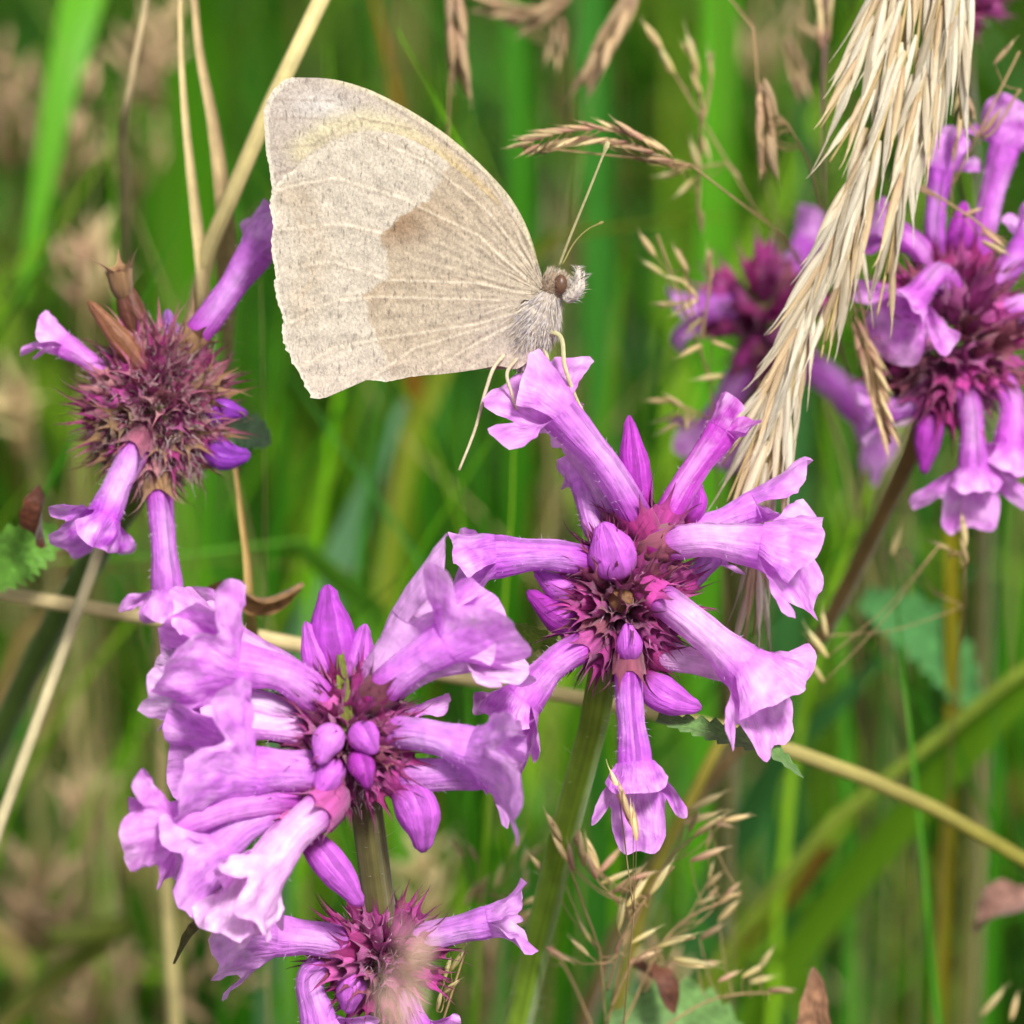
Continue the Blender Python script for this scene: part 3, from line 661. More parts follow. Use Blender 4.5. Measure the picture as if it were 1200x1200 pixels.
corolla(**cb, pts=[(380, 852, 6), (296, 822, 18), (228, 806, 28)], up=(.1, -.5, -.85), r0=18, r1=28, Lu=52, Ll=66, au=20, al=30, wu=50, wl=78, sidel=.9, seed=71, ruf=4.5, col=PET_P * .93)
corolla(**cb, pts=[(372, 930, 24), (276, 944, 56), (204, 962, 64)], up=(-.1, -.5, -.8), r0=18, r1=30, Lu=50, Ll=76, au=24, al=30, wu=50, wl=76, sidel=.9, seed=73, ruf=4.5, col=PET)
corolla(**cb, pts=[(352, 955, 34), (304, 1010, 60), (278, 1056, 64)], up=(-.5, .1, .8), r0=17, r1=28, Lu=48, Ll=54, au=12, al=40, wu=54, wl=72, sidel=.8, seed=75, ruf=4.5, col=PET_P * .95)
corolla(**cb, pts=[(440, 822, 12), (500, 782, 34), (548, 766, 44)], up=(-.2, -.9, .5), r0=17, r1=28, Lu=58, Ll=72, au=18, al=46, wu=54, wl=74, sidel=.9, seed=76, col=PET_P * .95)
corolla(**cb, pts=[(392, 826, 4), (318, 774, 16), (252, 742, 20)], up=(.4, -.8, .4), r0=19, r1=30, Lu=70, Ll=56, au=10, al=40, wu=54, wl=72, sidel=.9, seed=77, col=PET)
bud(**cb, pts=[(360, 980, 2), (392, 1018, 6), (424, 1062, 2)], r=21, col=PET_T, blunt=.9, seed=16)
whorl(B, zB, 408, 862, 78, 90, AX, 52, 76, CAL, 6, core=.36, hairs=260, haircol=(.4, .28, .34))
serrate_leaf(B, [(412, 905, 9.5), (402, 800, 9), (397, 742, 7.5)], 8, lin(128, 140, 50), 8, .1, name='bract')
zC = 0.0
cc_ = dict(head=B, z0=zC)
corolla(**cc_, pts=[(468, 1108, 10), (525, 1092, 26), (574, 1080, 32)], up=(.2, -1, .2), r0=20, r1=25, Lu=58, Ll=62, au=42, al=66, wu=26, wl=60, seed=32, col=PET)
corolla(**cc_, pts=[(422, 1110, 18), (372, 1100, 36), (322, 1096, 46)], up=(-.1, -.5, -.8), r0=22, r1=34, Lu=52, Ll=92, au=24, al=46, wu=46, wl=60, sidel=.8, seed=33, ruf=4.5, col=PET)
corolla(**cc_, pts=[(402, 1116, 12), (364, 1146, 18), (374, 1196, 14)], up=(-.3, -.2, 1), r0=17, r1=30, Lu=50, Ll=62, au=20, al=30, seed=34, col=PET)
bud(**cc_, pts=[(420, 1138, 22), (412, 1158, 28), (408, 1188, 26)], r=18, col=PET_T, blunt=.8, seed=17)
corolla(**cc_, pts=[(462, 1140, 20), (476, 1172, 24), (488, 1204, 18)], up=(.2, -.2, 1), r0=15, r1=24, Lu=40, Ll=50, au=20, al=30, seed=35, col=PET_T)
whorl(B, zC, 448, 1122, 62, 58, AX, 36, 74, CAL, 7, core=.42, hairs=300, haircol=(.45, .32, .36), hairlen=22)

# --- the faded flower at the side
zD = -10.0
stemD = [P(190, 440, zD), P(180, 530, zD - 3), P(130, 620, zD - 12), P(70, 720, -36), P(-10, 880, -52), P(-80, 1060, -66)]
stemD += to_ground(stemD[-1], stemD[-2], 0.02)
D = thing('betony', stemD[-1], 'faded betony, a brown bristly ball with only a few purple petals left', 'flower', 'betony flowers in the meadow')
D['dry'] = 1
square_stem(D, stemD, 17 * PXM, 20 * PXM, lin(84, 110, 24), lin(76, 108, 18), hair=0, seed=3)
cd = dict(head=D, z0=zD)
PD = lin(224, 126, 232)
corolla(**cd, pts=[(218, 408, 8), (262, 350, 16), (300, 294, 16)], up=(-.7, -.4, .6), r0=17, r1=28, Lu=60, Ll=62, au=-6, al=55, wu=30, wl=70, sidel=1.0, seed=41, col=PD, lmin=.25)
corolla(**cd, pts=[(136, 452, 8), (100, 420, 15), (74, 404, 16)], up=(.3, -.9, .3), r0=12, r1=19, Lu=44, Ll=50, au=16, al=62, wl=74, seed=42, col=PD, sidel=.8, lmin=.3)
corolla(**cd, pts=[(168, 508, 34), (142, 560, 58), (122, 604, 66)], up=(.75, .2, .75), r0=18, r1=27, Lu=44, Ll=66, au=-10, al=44, wu=40, wl=76, seed=43, col=lin(204, 84, 222), tcol=lin(226, 150, 234))
corolla(**cd, pts=[(184, 552, 18), (190, 622, 26), (196, 690, 26)], up=(.4, 0, .9), r0=16, r1=26, Lu=44, Ll=46, au=-6, al=40, wl=80, seed=44, col=PD, sidel=1.0)
bud(**cd, pts=[(232, 494, 14), (262, 480, 18), (290, 486, 16)], r=16, col=lin(160, 70, 200), seed=18)
bud(**cd, pts=[(236, 522, 14), (266, 534, 18), (294, 533, 16)], r=19, col=lin(160, 70, 200), blunt=.8, seed=19)
bud(**cd, pts=[(206, 420, 0), (200, 392, 0), (196, 362, -2)], r=14, col=lin(176, 110, 200), seed=20)
bud(**cd, pts=[(176, 440, 30), (138, 394, 40), (104, 352, 40)], r=14, col=lin(160, 108, 78), blunt=1.0, seed=21)
bud(**cd, pts=[(168, 410, 0), (154, 364, 4), (138, 316, 4)], r=16, col=lin(120, 76, 60), blunt=1.0, seed=22)
inst('dry_calyx', CALDRY[2], D, P(146, 352, zD + .4), cv(-.15, -1, .3), (80 * K(zD) * 1.3, 80 * K(zD) * 1.3, 62 * K(zD)))
whorl(D, zD, 184, 478, 80, 100, AX, 66, 72, CALDRY + CAL[:2] + CALDRY[:2], 8, core=.46, hairs=1300, haircol=(.46, .34, .34), hairlen=26)

# --- the flower behind the pale grass head
zE = -20.0
stemE = [P(1112, 400, zE), P(1090, 480, zE - 3), P(1040, 590, zE - 10), P(960, 750, -42), P(800, 960, -60), P(740, 1060, -68)]
stemE += to_ground(stemE[-1], stemE[-2], 0.03)
E = thing('betony', stemE[-1], 'deep purple betony on a reddish brown stem behind the hanging brome head', 'flower', 'betony flowers in the meadow')
square_stem(E, stemE, 11 * PXM, 12 * PXM, lin(126, 100, 54), lin(140, 96, 60), seed=4)
PE = lin(214, 104, 224)
ce = dict(head=E, z0=zE)
corolla(**ce, pts=[(1122, 352, 30), (1100, 322, 62), (1072, 350, 84)], up=(.45, -.9, .2), r0=17, r1=24, Lu=52, Ll=82, au=80, al=62, wl=78, sidel=.8, seed=51, col=PE)
corolla(**ce, pts=[(1098, 320, 0), (1096, 260, 12), (1102, 200, 14)], up=(.3, -.3, .9), r0=13, r1=21, Lu=52, Ll=50, au=10, al=40, seed=52, col=PE)
corolla(**ce, pts=[(1142, 320, 5), (1160, 240, 14), (1178, 172, 14)], up=(-.3, -.3, .9), r0=16, r1=26, Lu=60, Ll=54, au=6, al=40, seed=53, col=PE)
corolla(**ce, pts=[(1150, 350, 15), (1180, 316, 18), (1204, 286, 18)], up=(-.5, -.5, .7), r0=18, r1=25, Lu=40, Ll=50, seed=54, col=PE)
corolla(**ce, pts=[(1158, 372, 22), (1190, 362, 30), (1232, 362, 30)], up=(0, -1, .4), r0=18, r1=26, Lu=40, Ll=50, seed=55, col=PE)
corolla(**ce, pts=[(1126, 432, 24), (1138, 488, 36), (1140, 548, 38)], up=(.1, -.1, 1), r0=15, r1=25, Lu=34, Ll=84, au=36, al=14, wl=62, sidel=.85, seed=56, col=PE)
corolla(**ce, pts=[(1158, 428, 16), (1184, 468, 24), (1184, 520, 26)], up=(.5, 0, 1), r0=16, r1=27, Lu=40, Ll=52, au=20, al=30, seed=57, col=PE)
corolla(**ce, pts=[(1104, 330, 8), (1074, 288, 14), (1044, 270, 14)], up=(-.3, -.8, .6), r0=17, r1=24, Lu=36, Ll=44, seed=58, col=PE)
corolla(**ce, pts=[(1090, 460, 6), (1066, 476, 6), (1040, 480, 2)], up=(-.2, -.9, .5), r0=16, r1=22, Lu=36, Ll=44, seed=59, col=PE)
bud(**ce, pts=[(1094, 478, 12), (1088, 512, 14), (1083, 556, 12)], r=17, col=PET_D, seed=23)
bud(**ce, pts=[(1120, 300, 10), (1126, 270, 12), (1130, 236, 10)], r=16, col=PET_D, seed=24)
whorl(E, zE, 1118, 396, 78, 112, AX, 48, 84, CAL, 9, core=.42, hairs=200, haircol=(.4, .26, .34))

zF = -46.0
stemF = [P(888, 340, zF), P(880, 430, zF - 5), P(866, 600, -60), P(850, 900, -85)]
stemF += to_ground(stemF[-1], stemF[-2], 0.02)
Fh = thing('betony', stemF[-1], 'soft blurred purple betony glimpsed behind the pale brome head', 'flower', 'betony flowers in the meadow')
square_stem(Fh, stemF, 18 * PXM, 22 * PXM, lin(110, 110, 50), lin(100, 110, 40), seed=5)
cf = dict(head=Fh, z0=zF)
corolla(**cf, pts=[(880, 372, 14), (850, 358, 30), (822, 362, 36)], up=(-.2, -.9, .4), r0=17, r1=24, Lu=40, Ll=52, seed=61, col=PE, al=80)
corolla(**cf, pts=[(910, 330, 0), (936, 304, 4), (946, 286, 4)], up=(-.6, -.6, .4), r0=17, r1=24, Lu=44, Ll=40, seed=62, col=PE)
corolla(**cf, pts=[(915, 410, 5), (965, 440, 10), (1012, 478, 12)], up=(.5, -.6, .6), r0=20, r1=30, Lu=40, Ll=92, au=20, al=60, wl=56, seed=63, col=PE)
corolla(**cf, pts=[(886, 410, 8), (862, 452, 12), (838, 500, 12)], up=(-.5, -.3, .8), r0=19, r1=28, Lu=50, Ll=56, seed=64, col=PE)
whorl(Fh, zF, 892, 372, 46, 72, AX, 22, 74, CAL, 10, core=.5, hairs=0)

zG = -38.0
stemG = [P(1125, 10, zG), P(1128, 80, -46), P(1140, 300, -70), P(1150, 700, -110)]
stemG += to_ground(stemG[-1], stemG[-2], 0.02)
Gh = thing('betony', stemG[-1], 'dark maroon betony bud head peeping over the brome grass', 'flower', 'betony flowers in the meadow')
square_stem(Gh, stemG, 16 * PXM, 20 * PXM, lin(110, 110, 50), lin(100, 110, 40), seed=6)
whorl(Gh, zG, 1126, 0, 40, 40, AX, 24, 52, CAL, 11, core=.35, hairs=120, haircol=(.4, .3, .34))
corolla(head=Gh, z0=zG, pts=[(1140, 0, 5), (1160, -40, 5), (1170, -70, 5)], up=(0, -.2, 1), r0=15, r1=22, Lu=40, Ll=50, seed=65, col=PE)

for head_, mb_ in FUZZ.values(): tagset(mb_.build('petal_fuzz', M_HAIR, head_), kind='stuff')

# ------------------------------------------------------------------ the butterfly
def polydist(x, y, pl):
    d = np.full(x.shape, 1e9)
    for (x0, y0), (x1, y1) in zip(pl[:-1], pl[1:]):
        vx, vy = x1 - x0, y1 - y0; t = np.clip(((x - x0) * vx + (y - y0) * vy) / (vx * vx + vy * vy), 0, 1)
        d = np.minimum(d, np.hypot(x - x0 - t * vx, y - y0 - t * vy))
    return d
def vnoise(x, y, s, seed):
    return np.array([mnoise.noise(Vector((a / s, b / s, seed))) for a, b in zip(x, y)])

FORE = [(634, 322), (629, 306), (624, 287), (603, 240), (566, 196), (515, 152), (471, 124), (427, 103), (390, 93), (361, 91), (335, 93), (320, 106), (310, 128), (310, 150), (311, 172), (316, 200), (320, 232), (330, 268), (350, 300), (420, 330), (520, 345)]
HIND = [(636, 335), (618, 285), (596, 252), (573, 230), (537, 200), (500, 173), (463, 157), (427, 154), (394, 164), (364, 181), (345, 198), (326, 214), (317, 232), (320, 265), (318, 287), (322, 317), (324, 350), (331, 372), (331, 397), (340, 419), (353, 441), (369, 467), (384, 465), (401, 456), (423, 446), (452, 447), (485, 441), (522, 438), (559, 433), (584, 429), (606, 432), (622, 420), (632, 395)]
VEINS = [[(319, 317), (390, 306), (452, 328), (560, 332), (620, 345)], [(339, 379), (390, 353), (440, 348), (485, 349), (584, 352)], [(353, 430), (390, 408), (445, 397), (560, 380), (610, 365)],
         [(437, 442), (485, 408), (560, 386)], [(321, 270), (400, 262), (450, 274)], [(326, 222), (392, 208), (470, 232), (560, 276), (620, 330)], [(500, 438), (545, 410), (600, 380)], [(430, 160), (500, 190), (570, 246), (620, 310)]]
FVEINS = [[(312, 140), (340, 138), (372, 139)], [(314, 116), (350, 117), (392, 118)], [(312, 176), (345, 171), (372, 170)], [(318, 205), (345, 198)], [(366, 170), (420, 138), (480, 150)], [(405, 108), (395, 128)], [(440, 112), (500, 150), (570, 205), (622, 290)]]
XB = np.array([(199, 524), (236, 500), (254, 471), (276, 446), (298, 453), (324, 457), (346, 427), (390, 439), (427, 456)], float)

def hind_colour(x, y):
    base = lin(175, 161, 141); pale = lin(190, 179, 163); dark = lin(158, 130, 98)
    xb = np.interp(y, XB[:, 0], XB[:, 1]) + 5 * vnoise(x, y, 13, 1.0) + 3 * vnoise(x, y, 5, 6.0)
    dx = x - xb
    inner = sstep(-3, 2, dx)
    amp = 0.12 + 0.76 * np.exp(-((y - 262) / 26) ** 2) + 0.22 * np.exp(-((y - 345) / 22) ** 2)
    band = inner * np.exp(-np.clip(dx, 0, None) / 46) * amp * (y < 440)
    col = pale * (1 - inner[:, None]) + base * inner[:, None]
    col = col * (1 - band[:, None]) + dark * band[:, None]
    pt = np.exp(-(((x - 472) / 24) ** 2 + ((y - 268) / 17) ** 2))[:, None] * .6 * inner[:, None]; col = col * (1 - pt) + lin(116, 88, 64) * pt
    mg = (np.exp(-((x - 362 - 8 * np.sin(y / 21)) / 20) ** 2) * sstep(212, 250, y) * (1 - sstep(350, 400, y)) * .36 * (.7 + .8 * vnoise(x, y, 11, 3.0)) + np.exp(-(((x - 345) / 26) ** 2 + ((y - 228) / 14) ** 2)) * .28)[:, None]
    col = col * (1 - mg) + lin(166, 142, 108) * mg
    g = np.exp(-(((x - 590) / 46) ** 2 + ((y - 395) / 40) ** 2))[:, None] * .4; col = col * (1 - g) + lin(170, 160, 156) * g
    lo = (sstep(395, 440, y) * .35)[:, None]; col = col * (1 - lo) + lin(206, 190, 176) * lo
    st = vnoise(np.hypot(x - 640, y - 345) * .25, np.degrees(np.arctan2(y - 345, 640 - x)) * 3.2, 6, 9.0)[:, None]; col = col * (1 + .13 * st)
    ms = vnoise(x, y, 22, 12.0)[:, None] * .6 + vnoise(x, y, 7, 14.0)[:, None] * .5; col = col * (1 + .12 * ms)
    for v in VEINS:
        d = polydist(x, y, v)
        a = (np.exp(-(d / 1.5) ** 2) * .36)[:, None]; col = col * (1 - a) + lin(232, 218, 194) * a
        a = (np.exp(-((d - 4) / 1.8) ** 2) * .16)[:, None]; col = col * (1 - a) + lin(140, 116, 92) * a
    return col

def fore_colour(x, y):
    grey = lin(178, 165, 153); white = lin(202, 196, 190); yel = lin(200, 189, 154); ora = lin(186, 164, 120)
    col = np.tile(grey, (len(x), 1))
    w = np.exp(-(((x - 375) / 36) ** 2 + ((y - 124) / 16) ** 2))[:, None] * .8; col = col * (1 - w) + white * w
    d = polydist(x, y, [(352, 176), (385, 152), (428, 141), (470, 152), (520, 182), (570, 226), (618, 300)])
    wd = 15 - 7 * sstep(450, 600, x) + 3 * vnoise(x, y, 12, 8.0)
    a = np.exp(-(d / wd) ** 2)[:, None] * .85; f = sstep(440, 560, x)[:, None]
    col = col * (1 - a) + (yel * (1 - f) + ora * f) * a
    for v in FVEINS:
        q = (np.exp(-(polydist(x, y, v) / 1.5) ** 2) * .5)[:, None]; col = col * (1 - q) + lin(140, 122, 108) * q
    e = polydist(x, y, FORE[1:9]); q = np.exp(-(e / 4.0) ** 2)[:, None] * .7; col = col * (1 - q) + lin(206, 196, 160) * q
    return col

def wing(name, parent, outline, base, z0, colf, ns, nt, bow, veins, shift=(0, 0), dim=1.0, seed=0.0, jag=1.3):
    o = np.array(outline, float); q = spline(np.column_stack([o, np.zeros(len(o))]), ns)[:, :2]
    rs = np.random.RandomState(int(seed) + 3)
    nrm = unit(np.array([1, 1])); s = np.linspace(0, 1, ns)
    jg = np.array([mnoise.noise(Vector((p[0] / 4.0, p[1] / 4.0, seed))) + .8 * mnoise.noise(Vector((p[0] / 1.6, p[1] / 1.6, seed + 4))) for p in q]) * jag
    dirs = q - np.array(base); dirs /= np.linalg.norm(dirs, axis=1)[:, None]
    margin = (np.hypot(q[:, 0] - base[0], q[:, 1] - base[1]) > 150) & ((q[:, 0] < 345) | (q[:, 1] > 405))
    q = q + dirs * (jg * np.where(margin, 1.0, .15))[:, None]
    t = np.linspace(0.02, 1, nt) ** .8
    XY = np.array(base)[None, None, :] + t[None, :, None] * (q[:, None, :] - np.array(base)[None, None, :])
    x, y = XY[..., 0].ravel() , XY[..., 1].ravel()
    col = colf(x, y)
    T = np.tile(t, ns); M = np.repeat(margin, nt)
    fr = ((T > .985) & M)[:, None] * .7; col = col * (1 - fr) + lin(214, 206, 188) * fr
    z = z0 + bow * np.sin((x - 300) / 340 * math.pi) * .5 + .25 * np.sin(T * 3) * np.sin(y / 60.0) * .4 - (640 - x) / 340.0 * 1.3
    for v in veins: z = z + 0.03 * np.exp(-(polydist(x, y, v) / 2.0) ** 2)
    z = z + 0.07 * vnoise(x, y, 16, seed + 2) + .10 * vnoise(np.hypot(x - 640, y - 345) * .3, np.degrees(np.arctan2(y - 345, 640 - x)) * 2.2, 9, seed + 5)
    W = np.array([P(a + shift[0], b + shift[1], c) for a, b, c in zip(x, y, z)])
    return MB().add(W, [tuple(f) for f in grid_faces(ns, nt)], col * dim, np.column_stack([x, -y]) / 1000.0).build(name, M_WING, parent)

bfly = thing('butterfly', P(606, 440, 0), 'beige mottled butterfly with closed wings perched on the lilac flower', 'butterfly')
hw = wing('hindwing', bfly, HIND, (624, 360), .8, hind_colour, 330, 150, .5, VEINS, seed=1.0, jag=2.2)
fw = wing('forewing', bfly, FORE, (628, 330), 0.0, fore_colour, 260, 120, .5, FVEINS, seed=2.0, jag=1.6)
wing('forewing', bfly, FORE, (628, 330), -1.3, fore_colour, 110, 40, -.3, [], shift=(1.5, 1.0), seed=3.0)
wing('hindwing', bfly, HIND, (624, 360), -1.8, hind_colour, 110, 40, -.3, [], shift=(2, -2), seed=4.0)

def fur(parent, name, centres, n, length, col, seed, dirf, wpx=.5, lay=1.0):
    rs = np.random.RandomState(seed); b = MB()
    for i in range(n):
        p, nn = centres(rs); d = unit(nn * lay + dirf + rs.normal(size=3) * .22); L_ = rs.uniform(.45, 1) * length * PXM
        sd = unit(np.cross(d, FWD)) * wpx * PXM; c = np.asarray(col[rs.randint(len(col))]) * rs.uniform(.75, 1.2)
        b.add([p - sd, p + sd, p + d * L_ * .6 + sd * .6, p + d * L_], [(0, 1, 2), (0, 2, 3)], c)
    o = b.build(name, M_HAIR, parent); tagset(o, kind='stuff'); return o

def ell_part(name, parent, pts, rads, col, mat=None, nseg=18):
    path = spline([P(*p) for p in pts], 22); s = np.linspace(0, 1, 22)
    rr = np.interp(s, np.linspace(0, 1, len(rads)), rads) * PXM
    V, F, c, uv = sweep(path, rr, nseg, np.asarray(col))
    V = V + np.array([mnoise.noise(Vector(v * 1500)) for v in V])[:, None] * 1.2 * PXM
    o = MB().add(V, F, c, uv).build(name, mat or M_BODY, parent)
    def smp(rs):
        i = rs.randint(1, 21); a = rs.uniform(0, 2 * math.pi); t = tangents(path)[i]
        x = unit(np.cross(t, FWD)); y = np.cross(t, x); d = math.cos(a) * x + math.sin(a) * y
        return path[i] + d * rr[i] * .95, d
    return o, smp
GREY = [lin(196, 188, 186), lin(166, 160, 170), lin(214, 204, 188), lin(136, 126, 122), lin(186, 172, 150)]
th, smp = ell_part('thorax', bfly, [(650, 335, -.2), (636, 360, -.2), (618, 395, -.4), (604, 428, -.6)], [8, 21, 28, 26, 17, 6], lin(160, 148, 138))
fur(th, 'fur', smp, 4200, 19, GREY, 3, cv(-.45, .85, .1), lay=.42)
ab, smp = ell_part('abdomen', bfly, [(612, 415, -.8), (575, 412, -1), (530, 405, -1), (490, 396, -1)], [14, 20, 20, 17, 11, 3], lin(150, 124, 96))
hd, smp = ell_part('head', bfly, [(636, 330, 0), (650, 334, .1), (664, 340, .2), (670, 342, .2)], [12, 16, 15, 11, 4], lin(140, 118, 98))
fur(hd, 'fur', smp, 900, 10, [lin(190, 174, 150), lin(150, 132, 114), lin(206, 196, 180)], 5, cv(.35, -.5, .1), lay=.6)
def ball(name, parent, c, r, col, mat):
    V = []; n = 12
    for i in range(n + 1):
        for j in range(16):
            e = math.pi * i / n; a = 2 * math.pi * j / 16
            V.append(c + r[0] * math.sin(e) * math.cos(a) * RGT + r[1] * math.cos(e) * UPV + r[2] * math.sin(e) * math.sin(a) * FWD)
    return MB().add(V, [tuple(f) for f in grid_faces(n + 1, 16, True)], col).build(name, mat, parent)
ball('eye', hd, P(657, 333, 0.85), (8 * PXM, 11.5 * PXM, 7 * PXM), lin(92, 66, 50), M_EYE)
ball('eye', hd, P(659, 331, -1.1), (9.5 * PXM, 13 * PXM, 7.5 * PXM), lin(104, 72, 52), M_EYE)
for k_, (p0, p1, p2) in enumerate([((662, 352, .6), (674, 338, .8), (678, 312, .8)), ((664, 352, -.3), (678, 340, -.3), (684, 318, -.4))]):
    pl, smp = ell_part('palp', bfly, [p0, p1, p2], [5, 6.5, 5.5, 4, 1.2], lin(196, 184, 172), nseg=10)
    fur(pl, 'fur', smp, 160, 11, GREY, 8 + k_, cv(.2, -.6, .1), .4)

def limb(name, pts, r0, r1, col, club=0):
    path = spline([P(*p) for p in pts], 26); s = np.linspace(0, 1, 26)
    rr = (r0 + (r1 - r0) * s) + club * np.exp(-((s - .96) / .035) ** 2)
    V, F, c, uv = sweep(path, rr * PXM, 8, col); MB().add(V, F, c, uv * [14, 1]).build(name, M_STRAW, bfly)
limb('antenna', [(655, 312, .8), (664, 288, 1.2), (690, 224, 2), (713, 166, 2.6)], 1.7, 1.5, lin(186, 178, 130), 2.2)
limb('antenna', [(659, 310, -.8), (675, 282, -1.6), (690, 268, -2.4), (707, 260, -3)], 1.0, .8, lin(140, 134, 76), 1.5)
LEG = lin(206, 192, 160)
limb('leg', [(592, 415, .5), (578, 432, 1.6), (570, 455, 1.8), (556, 505, 2), (538, 551, 2.4)], 2.6, 1.6, LEG)
limb('leg', [(606, 420, .6), (594, 440, 2.2), (600, 462, 2.8), (606, 482, 3)], 2.6, 1.8, LEG)
limb('leg', [(634, 388, .4), (654, 392, .8), (662, 430, 1.0), (674, 464, .6), (690, 496, -.2)], 3.3, 1.9, lin(204, 198, 150))
limb('leg', [(628, 404, .0), (640, 415, .5), (642, 430, 1.2), (640, 446, 2.2)], 2.6, 1.8, LEG)

# ------------------------------------------------------------------ grass heads
def lemma_mesh(name, awn, wid, col, tipc, seed):
    """one lemma: a long pointed boat, +Z to the tip, length 1, with an awn"""
    n = 12; s = np.linspace(0, 1, n); b = MB(); w = np.linspace(-1, 1, 7); V = []
    prof = wid * (np.sin(np.pi * np.clip(s * .93 + .07, 0, 1)) ** .75) * (1 - .25 * s)
    for i in range(n):
        for q in w:
            a = q * 1.45; V.append((prof[i] * math.cos(a) * 1.0 - prof[i] * .35 + .03 * math.sin(s[i] * 3), prof[i] * math.sin(a), s[i]))
    cl = np.array([col * (1 - f) + tipc * f for f in s]); edge = np.tile(1 + .22 * np.abs(w) ** 3, n)[:, None]
    uv = np.stack(np.meshgrid(s, (w + 1) / 2, indexing='ij'), -1).reshape(-1, 2)
    b.add(V, [tuple(f) for f in grid_faces(n, 7)], np.repeat(cl, 7, axis=0) * edge, uv)
    if awn:
        path = spline([(.02, 0, .9), (.03, .01, 1.0 + awn * .5), (.05, .03, 1 + awn)], 6)
        Vv, F, c, uv = sweep(path, np.linspace(.014, .004, 6), 5, tipc); b.add(Vv, F, tipc, uv)
    return b.mesh(name, M_LEMMA)
LEM = [lemma_mesh('lemma',   .34, .06, lin(204, 192, 166), lin(220, 211, 190), 1), lemma_mesh('lemma', .22, .064, lin(186, 168, 138), lin(210, 198, 172), 2), lemma_mesh('lemma', .42, .05, lin(218, 210, 190), lin(206, 192, 164), 3), lemma_mesh('lemma', .2, .052, lin(168, 140, 108), lin(212, 190, 150), 4)]
FLO = [lemma_mesh('floret', .25, .10, lin(206, 186, 128), lin(222, 204, 150), 5), lemma_mesh('floret', .2, .11, lin(186, 160, 110), lin(214, 190, 140), 6), lemma_mesh('floret', .3, .09, lin(196, 176, 110), lin(210, 200, 150), 7)]
FLOP = [lemma_mesh('floret', .2, .10, lin(180, 128, 112), lin(216, 190, 146), 8), lemma_mesh('floret', .25, .10, lin(164, 116, 100), lin(200, 170, 130), 9), lemma_mesh('floret', .2, .09, lin(200, 170, 128), lin(222, 204, 150), 10)]
FLON = [lemma_mesh('floret', .2, .12, lin(222, 178, 160), lin(232, 206, 180), 14)]
FLOB = [lemma_mesh('floret', .2, .12, lin(176, 148, 112), lin(190, 162, 124), 11), lemma_mesh('floret', .2, .11, lin(160, 126, 100), lin(186, 160, 120), 12)]

def spikelet(head, pts, z0, meshes, seed, step=17, ln=86, spread=.2):
    """flattened brome spikelet: an axis with overlapping lemmas left and right"""
    rs = np.random.RandomState(seed); k = K(z0)
    L_ = sum(math.hypot(b[0] - a[0], b[1] - a[1]) for a, b in zip(pts[:-1], pts[1:]))
    path = spline([P(p[0], p[1], z0 + (p[2] if len(p) > 2 else 0)) for p in pts], 24); tg = tangents(path)
    V, F, c, uv = sweep(path, np.linspace(2.4, 1.2, 24) * k, 6, lin(196, 172, 118)); ax = MB().add(V, F, lin(196, 172, 118), uv * [4, 1]).build('spikelet', M_STRAW, head)
    n = max(4, int((L_ - ln * .55) / step))
    for i in range(n):
        f = i / max(n - 1, 1) * max(.2, (L_ - ln * .8) / L_); j = min(int(f * 23), 22); sd = unit(np.cross(tg[j], FWD)) * (1 if i % 2 else -1)
        d = unit(tg[j] + sd * spread * rs.uniform(.3, 1.3) - FWD * rs.uniform(-.05, .16))
        pos = path[j] + sd * 3 * k - FWD * rs.uniform(0, 4) * k
        s = ln * k * rs.uniform(.82, 1.15)
        inst('lemma', meshes[rs.randint(len(meshes))], ax, pos, d, (s * 1.05, s * rs.uniform(.9, 1.2), s), xhint=unit(-FWD + sd * rs.uniform(-.1, .7)))
    return ax

